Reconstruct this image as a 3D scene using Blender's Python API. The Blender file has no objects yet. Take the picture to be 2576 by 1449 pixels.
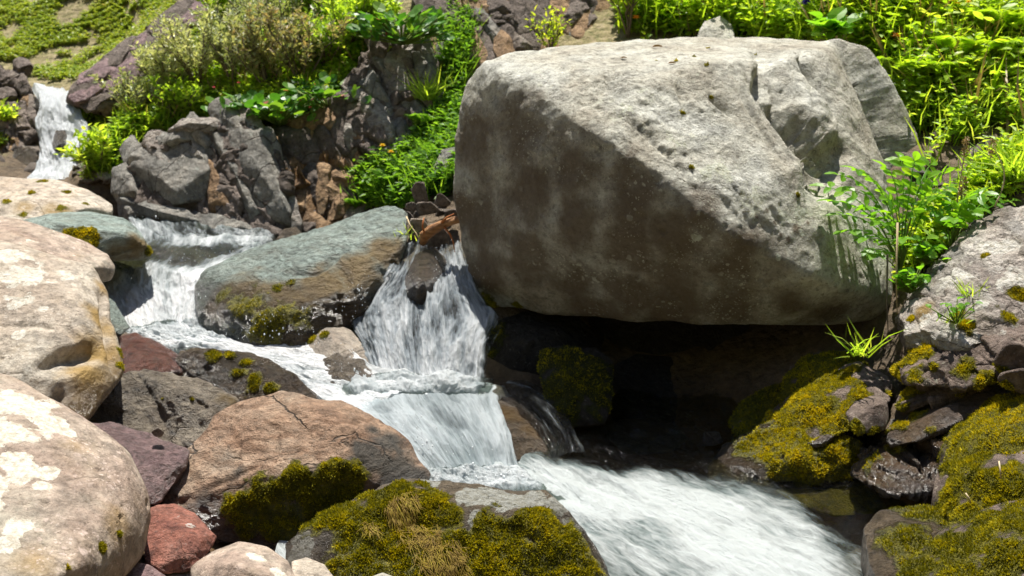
import bpy, bmesh, math
import numpy as np
from mathutils import Vector

# ------------------------------------------------------------------ scene
scene = bpy.context.scene
COL = scene.collection
PITCH = math.radians(17.0)
FPX, CX, CY = 2892.0, 1287.5, 724.5          # focal length / centre on a 2575 x 1449 picture
CAMZ = 2.0
cp, sp = math.cos(PITCH), math.sin(PITCH)


def P(px, py, d):
    """point seen at (px, py) that stands d metres in front of the photographer"""
    xc, yc = (px - CX) / FPX, (CY - py) / FPX
    dx, dy, dz = xc, cp + yc * sp, -sp + yc * cp
    k = d / dy
    return np.array([dx * k, d, CAMZ + dz * k])


def PP(a):
    a = np.asarray(a, float)
    xc, yc = (a[..., 0] - CX) / FPX, (CY - a[..., 1]) / FPX
    dy = cp + yc * sp
    k = a[..., 2] / dy
    return np.stack([xc * k, a[..., 2], CAMZ + (-sp + yc * cp) * k], -1)


def proj(v):
    y, z = v[:, 1], v[:, 2] - CAMZ
    dep = y * cp - z * sp
    up = y * sp + z * cp
    return CX + FPX * v[:, 0] / dep, CY - FPX * up / dep, dep


# ------------------------------------------------------------------ noise
_g = np.random.default_rng(3).normal(size=(256, 3))
_G = (_g / np.linalg.norm(_g, axis=1)[:, None]).astype(np.float32)


def _hash(ix, iy, iz, seed):
    h = (ix.astype(np.uint32) * np.uint32(374761393)) ^ (iy.astype(np.uint32) * np.uint32(668265263)) ^ \
        (iz.astype(np.uint32) * np.uint32(2246822519)) ^ np.uint32((seed * 3266489917) & 0xffffffff)
    h = (h ^ (h >> np.uint32(15))) * np.uint32(2246822519)
    h = (h ^ (h >> np.uint32(13))) * np.uint32(3266489917)
    return h ^ (h >> np.uint32(16))


def perlin(p, seed=0):
    p = np.asarray(p, np.float32)
    i = np.floor(p).astype(np.int64)
    f = (p - i).astype(np.float32)
    u = f * f * f * (f * (f * 6 - 15) + 10)
    out = 0
    for dx in (0, 1):
        wx = u[:, 0] if dx else 1 - u[:, 0]
        for dy in (0, 1):
            wy = u[:, 1] if dy else 1 - u[:, 1]
            for dz in (0, 1):
                wz = u[:, 2] if dz else 1 - u[:, 2]
                g = _G[_hash(i[:, 0] + dx, i[:, 1] + dy, i[:, 2] + dz, seed) & np.uint32(255)]
                out = out + wx * wy * wz * (g[:, 0] * (f[:, 0] - dx) + g[:, 1] * (f[:, 1] - dy) + g[:, 2] * (f[:, 2] - dz))
    return out * 1.6


def fbm(p, octv=4, seed=0, gain=.5, ridged=False):
    p = np.asarray(p, np.float32)
    s, a, tot = 0, 1.0, 0
    for o in range(octv):
        n = perlin(p * 2.03 ** o + 17.3 * o, seed + o)
        if ridged:
            n = 1 - 2 * np.abs(n)
        s = s + a * n
        tot += a
        a *= gain
    return s / tot


def voronoi(p, seed=0, boxy=False):
    p = np.asarray(p, np.float32)
    i = np.floor(p).astype(np.int64)
    n = len(p)
    f1 = np.full(n, 9e9, np.float32); f2 = f1.copy()
    rid = np.zeros(n, np.uint32); c1 = np.zeros((n, 3), np.float32)
    for dx in (-1, 0, 1):
        for dy in (-1, 0, 1):
            for dz in (-1, 0, 1):
                c = i + np.array([dx, dy, dz])
                h = _hash(c[:, 0], c[:, 1], c[:, 2], seed)
                q = np.stack([(h & np.uint32(1023)) / 1023., ((h >> np.uint32(10)) & np.uint32(1023)) / 1023.,
                              ((h >> np.uint32(20)) & np.uint32(1023)) / 1023.], 1).astype(np.float32) + c
                d = (np.max(np.abs(p - q), 1) * .8 + np.sum(np.abs(p - q), 1) * .2) ** 2 if boxy else np.sum((p - q) ** 2, 1)
                near = d < f1
                f2 = np.where(near, f1, np.minimum(f2, d))
                f1 = np.where(near, d, f1)
                rid = np.where(near, h, rid)
                c1 = np.where(near[:, None], q, c1)
    return np.sqrt(f1), np.sqrt(f2), rid, c1


def sstep(a, b, x):
    t = np.clip((x - a) / (b - a), 0, 1)
    return t * t * (3 - 2 * t)


# ------------------------------------------------------------------ meshes
def mesh_np(name, V, F, mat=None, attrs=None, smooth=True, uv=None):
    V = np.ascontiguousarray(V, np.float32); F = np.ascontiguousarray(F, np.int32)
    k = F.shape[1]
    me = bpy.data.meshes.new(name)
    me.vertices.add(len(V)); me.vertices.foreach_set('co', V.ravel())
    me.loops.add(F.size); me.loops.foreach_set('vertex_index', F.ravel())
    me.polygons.add(len(F))
    me.polygons.foreach_set('loop_start', np.arange(0, F.size, k, dtype=np.int32))
    me.polygons.foreach_set('use_smooth', np.full(len(F), smooth, dtype=bool))
    if attrs:
        for n, a in attrs.items():
            at = me.attributes.new(n, 'FLOAT', 'POINT')
            at.data.foreach_set('value', np.ascontiguousarray(a, np.float32))
    if uv is not None:
        ul = me.uv_layers.new(name='UVMap')
        ul.data.foreach_set('uv', np.ascontiguousarray(uv[F.ravel()], np.float32).ravel())
    me.update(calc_edges=True)
    me.validate()
    if mat:
        me.materials.append(mat)
    return me


def link(name, me, loc=(0, 0, 0), parent=None, label=None, cat=None, group=None, kind=None):
    o = bpy.data.objects.new(name, me)
    COL.objects.link(o)
    o.location = [float(c) for c in loc]
    if parent: o.parent = parent
    if label: o['label'] = label
    if cat: o['category'] = cat
    if group: o['group'] = group
    if kind: o['kind'] = kind
    return o


_ico = {}
def ico(level):
    if level not in _ico:
        bm = bmesh.new()
        bmesh.ops.create_icosphere(bm, subdivisions=level, radius=1)
        V = np.array([v.co[:] for v in bm.verts]); F = np.array([[v.index for v in f.verts] for f in bm.faces])
        bm.free()
        _ico[level] = (V / np.linalg.norm(V, axis=1)[:, None], F)
    return _ico[level]


def vnormals(V, F):
    a, b, c = V[F[:, 0]], V[F[:, 1]], V[F[:, 2]]
    n = np.cross(b - a, c - a)
    N = np.zeros_like(V)
    for k in range(3):
        for j in range(3):
            N[:, j] += np.bincount(F[:, k], n[:, j], len(V))
    return N / (np.linalg.norm(N, axis=1)[:, None] + 1e-12)


def hull_planes(pts):
    bm = bmesh.new()
    for p in pts: bm.verts.new(p)
    r = bmesh.ops.convex_hull(bm, input=bm.verts[:])
    bmesh.ops.recalc_face_normals(bm, faces=bm.faces[:])
    N, D = [], []
    c = np.mean(pts, 0)
    for f in bm.faces:
        if f.calc_area() < 1e-7: continue
        n = np.array(f.normal); q = np.array(f.verts[0].co)
        d = n @ (q - c)
        if d < 0: n, d = -n, -d
        N.append(n); D.append(d)
    bm.free()
    keepn, keepd = [], []
    for n, d in zip(N, D):
        if any(n @ m > .997 and abs(d - e) < .02 * max(d, .01) + .003 for m, e in zip(keepn, keepd)): continue
        keepn.append(n); keepd.append(max(d, .01))
    return c, np.array(keepn), np.array(keepd)


ROCKS = {}


def moss_blades(V, N, F, w, n, seed, length=.012, rnd0=0.):
    """n little blades standing on the triangles F where weight w is high"""
    r = np.random.default_rng(seed)
    a, b, c = V[F[:, 0]], V[F[:, 1]], V[F[:, 2]]
    area = np.linalg.norm(np.cross(b - a, c - a), axis=1) * np.clip(w[F].mean(1) - .38, 0, .35)
    if area.sum() <= 0: return None
    fi = r.choice(len(F), n, p=area / area.sum())
    u, v = r.random(n), r.random(n)
    s = u + v > 1
    u[s], v[s] = 1 - u[s], 1 - v[s]
    q = a[fi] + (b[fi] - a[fi]) * u[:, None] + (c[fi] - a[fi]) * v[:, None]
    nn = N[F[fi, 0]]
    clump = fbm(q * 30, 2, seed)
    d = nn * 1.0 + r.normal(size=(n, 3)) * .55 + np.array([0, 0, .15])
    d /= np.linalg.norm(d, axis=1)[:, None]
    sd = np.cross(d, r.normal(size=(n, 3))); sd /= np.linalg.norm(sd, axis=1)[:, None]
    L = length * r.uniform(.45, 1.3, n) * (1 + .6 * clump) * (.55 + .6 * sstep(.35, .85, w[F[fi, 0]]))
    wd = L * r.uniform(.2, .32, n)
    q = q - nn * .003
    V0 = q + sd * wd[:, None]; V1 = q - sd * wd[:, None]; V2 = q + d * L[:, None]
    VV = np.stack([V0, V1, V2], 1).reshape(-1, 3)
    FF = np.arange(3 * n).reshape(-1, 3)
    rn = np.repeat(np.clip(.44 + .45 * fbm(q * 7, 3, seed + 5) + .4 * clump + r.normal(size=n) * .16 + rnd0, 0, 1), 3)
    return VV, FF, rn


def rock(name, label, outline, inner=(), thick=.5, lvl=6, p=110, chips=12, chip=(.89, .985), amp=.02, freq=5,
         rough=.5, strata=None, blocky=None, mat=None, group=None, seed=0, cat='boulder', moss=(), moss_up=0, moss_n=0,
         moss_len=.0095, lichen=(), stain=(), wet=0, wetz=None, grooves=(), shrink=.78, back=True, pts3=None,
         lump=0, moss_tone=0., hull2=None, moss_puff=.4, straw=(), straw_n=0, dshift=0., foot=0., ruff=(), carve=(), parent=None, kind=None, pits=0, mossz=None):
    r = np.random.default_rng(seed + 100)
    if pts3 is None:
        o = np.array([(a[0], a[1], a[2] + dshift) for a in outline], float)
        pts = [PP(o)]
        if foot: pts.append(pts[0] - np.array([0, 0, foot]))
        if len(inner): pts.append(PP(np.array(inner, float) + np.array([0, 0, dshift])))
        if back:
            c0 = o.mean(0)
            b = o.copy()
            b[:, :2] = c0[:2] + (o[:, :2] - c0[:2]) * shrink
            b[:, 2] = o[:, 2] + thick
            pts.append(PP(b))
        pts = np.concatenate(pts)
    else:
        pts = np.array(pts3, float)
    c, N, D = hull_planes(pts)
    q = pts - c
    for k in range(chips):
        n = r.normal(size=3); n /= np.linalg.norm(n)
        N = np.vstack([N, n]); D = np.append(D, (q @ n).max() * r.uniform(*chip))
    U, F = ico(lvl)
    cov = np.cov(q.T)
    ev, R = np.linalg.eigh(cov)
    ex = np.maximum(np.sqrt(np.maximum(ev, 1e-6)), .35 * math.sqrt(ev.max()))
    U = (U * ex) @ R.T
    if np.linalg.det(R) < 0: F = F[:, ::-1]
    U = U / np.linalg.norm(U, axis=1)[:, None]
    V = np.empty_like(U)
    for s in range(0, len(U), 20000):
        A = np.clip(U[s:s + 20000] @ N.T, 0, None) / D
        mx = A.max(1, keepdims=True)
        rr = 1 / (mx[:, 0] * ((A / mx) ** p).sum(1) ** (1 / p))
        V[s:s + 20000] = U[s:s + 20000] * rr[:, None]
    if hull2 is not None:                               # a second lobe grown together with the first
        n2_, N2, D2 = hull_planes(PP(np.array(hull2, float) + np.array([0, 0, dshift])))
        D2 = D2 + N2 @ (n2_ - c)
        r1 = np.linalg.norm(V, axis=1)
        for s in range(0, len(U), 20000):
            A = np.clip(U[s:s + 20000] @ N2.T, 0, None) / np.maximum(D2, .02)
            mx = A.max(1, keepdims=True)
            rr = 1 / (mx[:, 0] * ((A / mx) ** p).sum(1) ** (1 / p))
            V[s:s + 20000] = U[s:s + 20000] * np.maximum(r1[s:s + 20000], rr)[:, None]
    V = V + c
    size = math.sqrt(ev.sum())
    Nn = vnormals(V, F)
    N0 = Nn
    # large lumps, then facets and fine roughness
    if lump:
        V = V + Nn * (fbm(V / size * 1.1, 2, seed + 3) * lump * size)[:, None]
        Nn = vnormals(V, F); N0 = Nn
    disp = amp * (.75 * fbm(V * freq, 5, seed) + .55 * (fbm(V * freq * .8, 4, seed + 9, ridged=True) - .2) * rough)
    if strata:
        sa, sf, sd = strata
        sd = np.array(sd, float); sd /= np.linalg.norm(sd)
        t = (V @ sd) * sf + .9 * fbm(V * 2.2, 3, seed + 21)
        lay = np.floor(t)
        fr = t - lay
        h = np.modf(np.abs(np.sin(lay * 12.9898 + seed) * 43758.5453))[0]
        nx = np.modf(np.abs(np.sin((lay + 1) * 12.9898 + seed) * 43758.5453))[0]
        k = sstep(.82, 1., fr)
        disp = disp + sa * ((h * (1 - k) + nx * k) - .5) * (.6 + .6 * fbm(V * 4, 2, seed + 4))
    if blocky:
        ba, cell, ang = blocky
        ax = np.array(ang, float)
        M = np.array([[math.cos(ax[1]), 0, math.sin(ax[1])], [0, 1, 0], [-math.sin(ax[1]), 0, math.cos(ax[1])]])
        M2 = np.array([[math.cos(ax[0]), -math.sin(ax[0]), 0], [math.sin(ax[0]), math.cos(ax[0]), 0], [0, 0, 1]])
        for oc in range(2):
            cs = np.array(cell) / (1, 2.6)[oc]
            w = (V + .05 * np.stack([fbm(V * 5, 2, seed + 31), fbm(V * 5, 2, seed + 32), fbm(V * 5, 2, seed + 33)], 1) * (.4, 1)[oc]) @ M.T @ M2.T / cs
            f1, f2, rid, cc = voronoi(w, seed + 40 + oc, True)
            rv = np.stack([(rid & 255) / 255. - .5, ((rid >> 8) & 255) / 255. - .5, ((rid >> 16) & 255) / 255. - .5], 1)
            a = ba / (1, 2.4)[oc]
            disp = disp + a * (1.1 * rv[:, 0] + 1.5 * np.sum(rv * (w - cc), 1)) - a * .35 * np.exp(-((f2 - f1) / .04) ** 2)
            if oc == 0: cellv = (rid >> 20 & 255) / 255.
    if pits:
        f1, f2, rid, cc = voronoi(V * 14 + .3 * perlin(V * 9, 2)[:, None], seed + 77)
        rad = .08 + .3 * (rid & 255) / 255.
        disp = disp - pits * sstep(0, 1, 1 - f1 / rad) * ((rid >> 9) & 3 == 0)
    V = V + Nn * disp[:, None]
    Nn = vnormals(V, F)

    def find(px, py):
        x, y, dep = proj(V)
        d2 = (x - px) ** 2 + (y - py) ** 2
        i = np.argpartition(d2, 24)[:24]
        return V[i[np.argmin(dep[i] + np.sqrt(d2[i]) * .004)]]
    for g in ruff:                                      # coarse broken patches: pixel, radius, depth
        q0 = find(g[0], g[1])
        m = sstep(1.25, .55, np.linalg.norm(V - q0, axis=1) / g[2] + .5 * fbm(V * 7, 3, seed + 71))
        RV = np.stack([.5 * V[:, 0] - .87 * V[:, 2], .87 * V[:, 0] + .5 * V[:, 2], V[:, 1]], 1)
        V = V + Nn * (m * g[3] * (.55 * fbm(RV * np.array([9, 22, 14]), 5, seed + 72, .62) + .6 * (fbm(RV * np.array([7, 17, 12.]), 5, seed + 73, .6, ridged=True) - .3)))[:, None]
    for g in carve:                                     # hollows: pixel, radii, depth
        q0 = find(g[0], g[1])
        m = np.exp(-np.sum(((V - q0) / np.array(g[2])) ** 2, 1) ** 1.5)
        V = V - N0 * (m * g[3])[:, None]
    if len(ruff) or len(carve): Nn = vnormals(V, F)
    for g in grooves:                                 # (pixels along it, width, depth, skew)
        line = np.array([find(a, b) for a, b in g[0]])
        best = np.full(len(V), 9.); sgn = np.zeros(len(V)); tt = np.zeros(len(V))
        nseg = len(line) - 1
        for k in range(nseg):
            a, b = line[k], line[k + 1]
            ab = b - a
            t = np.clip((V - a) @ ab / (ab @ ab), 0, 1)
            df = V - (a + t[:, None] * ab)
            d = np.linalg.norm(df, axis=1)
            m = d < best
            best = np.where(m, d, best)
            sgn = np.where(m, df[:, 0], sgn)
            tt = np.where(m, (k + t) / nseg, tt)
        wv = g[1] * (1 + .35 * fbm(V * 8, 2, seed + 50))
        sk = g[3] if len(g) > 3 else 0
        if sk:                                        # steep on one side, long ramp on the other
            wv = np.where(sgn * sk > 0, wv * (1 + 1.8 * abs(sk)), wv * .35)
        prof = np.exp(-(best / wv) ** 2) * (.25 + .75 * np.sin(np.pi * np.clip(tt * .86 + .07, 0, 1)))
        V = V - N0 * (g[2] * prof)[:, None]
        Nn = vnormals(V, F)

    def mask(spots, nf, na, sd):
        m = np.zeros(len(V))
        nz = fbm(V * nf, 4, sd)
        for s in spots:
            q0 = find(s[0], s[1])
            sc = np.array(s[4]) if len(s) > 4 else np.ones(3)
            d = np.linalg.norm((V - q0) / sc, axis=1) / s[2]
            m = np.maximum(m, (s[3] if len(s) > 3 else 1) * np.clip(1.35 - d + na * nz, 0, 1))
        return m
    A = {}
    A['moss'] = mask(moss, 13, 1.15, seed + 60)
    if moss_up:
        A['moss'] = np.maximum(A['moss'], np.clip((Nn[:, 2] - .35) * 2.2 * moss_up + .9 * fbm(V * 6, 4, seed + 61) - .1, 0, 1))
    if mossz:
        A['moss'] = A['moss'] * sstep(mossz[0], mossz[1], V[:, 2] + .04 * fbm(V * 9, 3, 5))
    mk = sstep(.42, .75, A['moss'])
    if mk.max() > 0 and moss_n > 1000:
        V = V + Nn * (mk * (.008 + .022 * fbm(V * 9, 3, seed + 66) + .01 * fbm(V * 26, 2, seed + 67)) * moss_puff)[:, None]
        Nn = vnormals(V, F)
    A['lichen'] = mask(lichen, 16, .9, seed + 62)
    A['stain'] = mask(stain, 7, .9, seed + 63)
    wt = np.full(len(V), float(wet))
    if wetz is not None:
        wt = np.maximum(wt, sstep(wetz + .09, wetz - .03, V[:, 2] + .05 * fbm(V * 6, 3, seed)))
    A['wet'] = wt
    A['cell'] = cellv if blocky else np.full(len(V), .5)
    org = np.array([c[0], c[1], V[:, 2].min()])
    me = mesh_np(name, V - org, F, mat, A)
    ob = link(name, me, org - (np.array(parent.location) if parent else 0), parent, label, cat, group, kind)
    if moss_n:
        res = moss_blades(V - org, Nn, F, A['moss'], moss_n, seed, moss_len, moss_tone)
        if res:
            mm = mesh_np('moss', res[0], res[1], MAT['moss_blade'], {'rnd': res[2]}, smooth=False)
            link('moss', mm, parent=ob, kind='stuff')
    if straw_n:
        wv = mask(straw, 16, 1.6, seed + 90)
        a_, b_, c_ = V[F[:, 0]], V[F[:, 1]], V[F[:, 2]]
        pw = np.linalg.norm(np.cross(b_ - a_, c_ - a_), axis=1) * np.clip(wv[F].mean(1) - .15, 0, 1)
        fi = r.choice(len(F), straw_n, p=pw / pw.sum())
        q_ = a_[fi] + (b_[fi] - a_[fi]) * r.random((straw_n, 1)) * .5 + (c_[fi] - a_[fi]) * r.random((straw_n, 1)) * .5
        nn = Nn[F[fi, 0]]
        dn = np.array([.25, 0, -1.]) + r.normal(size=(straw_n, 3)) * .22
        dn = dn - nn * np.sum(dn * nn, 1)[:, None] + nn * .22
        LL = r.uniform(.012, .04, straw_n)
        Vv, Ff, Rr = leaves(q_ + nn * .006 - org, dn, nn, LL, .0016 + 0 * LL, np.clip(.5 + .3 * fbm(q_ * 20, 2, 3) + r.normal(size=straw_n) * .2, 0, 1), 'blade', 0, .15)
        link('dry_moss', mesh_np('dry_moss', Vv, Ff, MAT['straw_moss'], {'rnd': Rr}, smooth=False), parent=ob, kind='stuff')
    ROCKS[label] = (V, F, Nn)
    return ob


def blob(px, py, w, h, d, rs, depth=None):
    """irregular outline of a stone w x h pixels big"""
    n = rs.integers(7, 10)
    a = np.sort(rs.uniform(0, 2 * np.pi, n) * .25 + np.arange(n) * 2 * np.pi / n)
    k = rs.uniform(.85, 1.1, n)
    return [(px + w / 2 * k[i] * math.cos(a[i]), py + h / 2 * k[i] * math.sin(a[i]), d) for i in range(n)]


def tube(pts, radii, sides=8, seed=0, wob=0.):
    pts = np.array(pts, float); n = len(pts)
    T = np.gradient(pts, axis=0); T /= np.linalg.norm(T, axis=1)[:, None]
    ref = np.array([.31, .2, .93])
    V = []
    for i in range(n):
        a = np.cross(T[i], ref); a /= np.linalg.norm(a) + 1e-9
        b = np.cross(T[i], a)
        for s in range(sides):
            th = 2 * np.pi * s / sides
            V.append(pts[i] + radii[i] * (a * math.cos(th) + b * math.sin(th)))
    V = np.array(V)
    if wob:
        V = V + wob * perlin(V * 40, seed)[:, None] * (V - np.repeat(pts, sides, 0)) / (np.repeat(radii, sides)[:, None] + 1e-6)
    F = []
    for i in range(n - 1):
        for s in range(sides):
            a, b = i * sides + s, i * sides + (s + 1) % sides
            F.append((a, b, b + sides)); F.append((a, b + sides, a + sides))
    for e, flip in ((0, 1), (n - 1, 0)):
        for s in range(1, sides - 1):
            t = (e * sides, e * sides + s, e * sides + s + 1)
            F.append(t[::-1] if flip else t)
    return V, np.array(F)


def merge(parts):
    Vs, Fs, o = [], [], 0
    for V, F in parts:
        Vs.append(V); Fs.append(F + o); o += len(V)
    return np.concatenate(Vs), np.concatenate(Fs)


def catmull(ctrl, n):
    """(R, ..) control rows -> n interpolated rows"""
    ctrl = np.asarray(ctrl, float)
    R = len(ctrl)
    t = np.linspace(0, R - 1, n)
    i = np.minimum(t.astype(int), R - 2)
    f = (t - i).reshape((-1,) + (1,) * (ctrl.ndim - 1))
    p0, p1, p2, p3 = ctrl[np.maximum(i - 1, 0)], ctrl[i], ctrl[i + 1], ctrl[np.minimum(i + 2, R - 1)]
    return .5 * (2 * p1 + (p2 - p0) * f + (2 * p0 - 5 * p1 + 4 * p2 - p3) * f ** 2 + (3 * p1 - p0 - 3 * p2 + p3) * f ** 3)


def unit(a):
    return a / (np.linalg.norm(a, axis=-1, keepdims=True) + 1e-9)


def leaves(base, d, nrm, L, W, rnd, shape='kite', fold=.18, droop=.12):
    """leaf blades as small folded faces; base, d, nrm (N,3)"""
    d = unit(d); sd = unit(np.cross(d, nrm)); up = np.cross(sd, d)
    L = np.broadcast_to(L, (len(base),))[:, None]; W = np.broadcast_to(W, (len(base),))[:, None]
    if shape == 'kite':
        v = [base, base + d * L * .45 + sd * W * .5 + up * W * fold, base + d * L - up * L * droop, base + d * L * .45 - sd * W * .5 + up * W * fold]
        f = [(0, 1, 2), (0, 2, 3)]
    elif shape == 'blade':
        v = [base + sd * W * .5, base - sd * W * .5, base + d * L * .55 - sd * W * .4 - up * L * droop * .25, base + d * L * .55 + sd * W * .4 - up * L * droop * .25, base + d * L * .93 - up * L * droop]
        f = [(0, 1, 2), (0, 2, 3), (3, 2, 4)]
    elif shape == 'oval':
        v = [base, base + d * L * .5 - up * L * .02, base + d * L - up * L * droop]
        for s in (1, -1):
            v += [base + d * L * .22 + s * sd * W * .4 + up * W * fold, base + d * L * .55 + s * sd * W * .5 + up * W * fold - up * L * droop * .3, base + d * L * .85 + s * sd * W * .3 + up * W * fold * .5 - up * L * droop * .8]
        f = [(0, 3, 1), (3, 4, 1), (4, 5, 1), (5, 2, 1), (0, 1, 6), (6, 1, 7), (7, 1, 8), (8, 1, 2)]
    else:                                             # round, cupped
        c = base + d * L * .5
        v = [c - up * L * .06]
        for k in range(8):
            t = 2 * np.pi * (k + .5) / 8
            v.append(c - d * L * .5 * math.cos(t) * (1.0) + sd * W * .5 * math.sin(t) + up * L * (.07 if k % 2 else .03))
        f = [(0, k, k % 8 + 1) for k in range(1, 9)]
    k = len(v)
    V = np.stack(v, 1).reshape(-1, 3)
    F = (np.arange(len(base))[:, None, None] * k + np.array(f)[None]).reshape(-1, 3)
    return V, F, np.repeat(rnd, k)




def in_poly(n, poly, r):
    pg = np.array(poly, float); out = []
    lo_, hi_ = pg.min(0), pg.max(0)
    tot = 0
    while tot < n:
        q = r.uniform(lo_, hi_, (n * 2, 2)); ins = np.zeros(len(q), bool)
        for i in range(len(pg)):
            a, b = pg[i], pg[i - 1]
            c = ((a[1] > q[:, 1]) != (b[1] > q[:, 1])) & (q[:, 0] < (b[0] - a[0]) * (q[:, 1] - a[1]) / (b[1] - a[1] + 1e-9) + a[0])
            ins ^= c
        out.append(q[ins]); tot += ins.sum()
    return np.concatenate(out)[:n]


# ------------------------------------------------------------------ materials
MAT = {}


class NT:
    def __init__(s, name):
        s.m = bpy.data.materials.new(name); s.m.use_nodes = True
        s.t = s.m.node_tree; s.t.nodes.clear()
        MAT[name] = s.m

    def n(s, typ, **kw):
        nd = s.t.nodes.new(typ)
        for k, v in kw.items():
            if k == 'inp':
                for a, b in v.items():
                    s.set(nd, a, b)
            else:
                setattr(nd, k, v)
        return nd

    def set(s, nd, a, b):
        sock = nd.inputs[a]
        if isinstance(b, bpy.types.NodeSocket): s.t.links.new(b, sock)
        elif isinstance(b, tuple) and len(b) == 3 and sock.type == 'RGBA': sock.default_value = (*b, 1)
        else: sock.default_value = b

    def noise(s, vec, scale, detail=6, rough=.6, dist=0.):
        return s.n('ShaderNodeTexNoise', inp={'Vector': vec, 'Scale': scale, 'Detail': detail, 'Roughness': rough, 'Distortion': dist}).outputs['Fac']

    def ramp(s, fac, stops, interp='LINEAR'):
        r = s.n('ShaderNodeValToRGB', inp={'Fac': fac})
        cr = r.color_ramp; cr.interpolation = interp
        while len(cr.elements) < len(stops): cr.elements.new(.5)
        for e, (p, c) in zip(cr.elements, stops):
            e.position = p
            e.color = (*c, 1) if isinstance(c, tuple) else (c, c, c, 1)
        return r.outputs['Color']

    def mix(s, fac, a, b, blend='MIX'):
        m = s.n('ShaderNodeMix', data_type='RGBA', blend_type=blend)
        s.set(m, 0, fac); s.set(m, 6, a); s.set(m, 7, b)
        return m.outputs[2]

    def math(s, op, a, b=0., c=0., clamp=False):
        m = s.n('ShaderNodeMath', operation=op, use_clamp=clamp)
        s.set(m, 0, a); s.set(m, 1, b); s.set(m, 2, c)
        return m.outputs[0]

    def attr(s, name):
        return s.n('ShaderNodeAttribute', attribute_name=name).outputs['Fac']

    def thr(s, x, a, b):
        return s.n('ShaderNodeMapRange', interpolation_type='SMOOTHSTEP', inp={'Value': x, 'From Min': a, 'From Max': b}).outputs[0]

    def out(s, shader):
        s.n('ShaderNodeOutputMaterial', inp={'Surface': shader})
        return s.m


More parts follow.
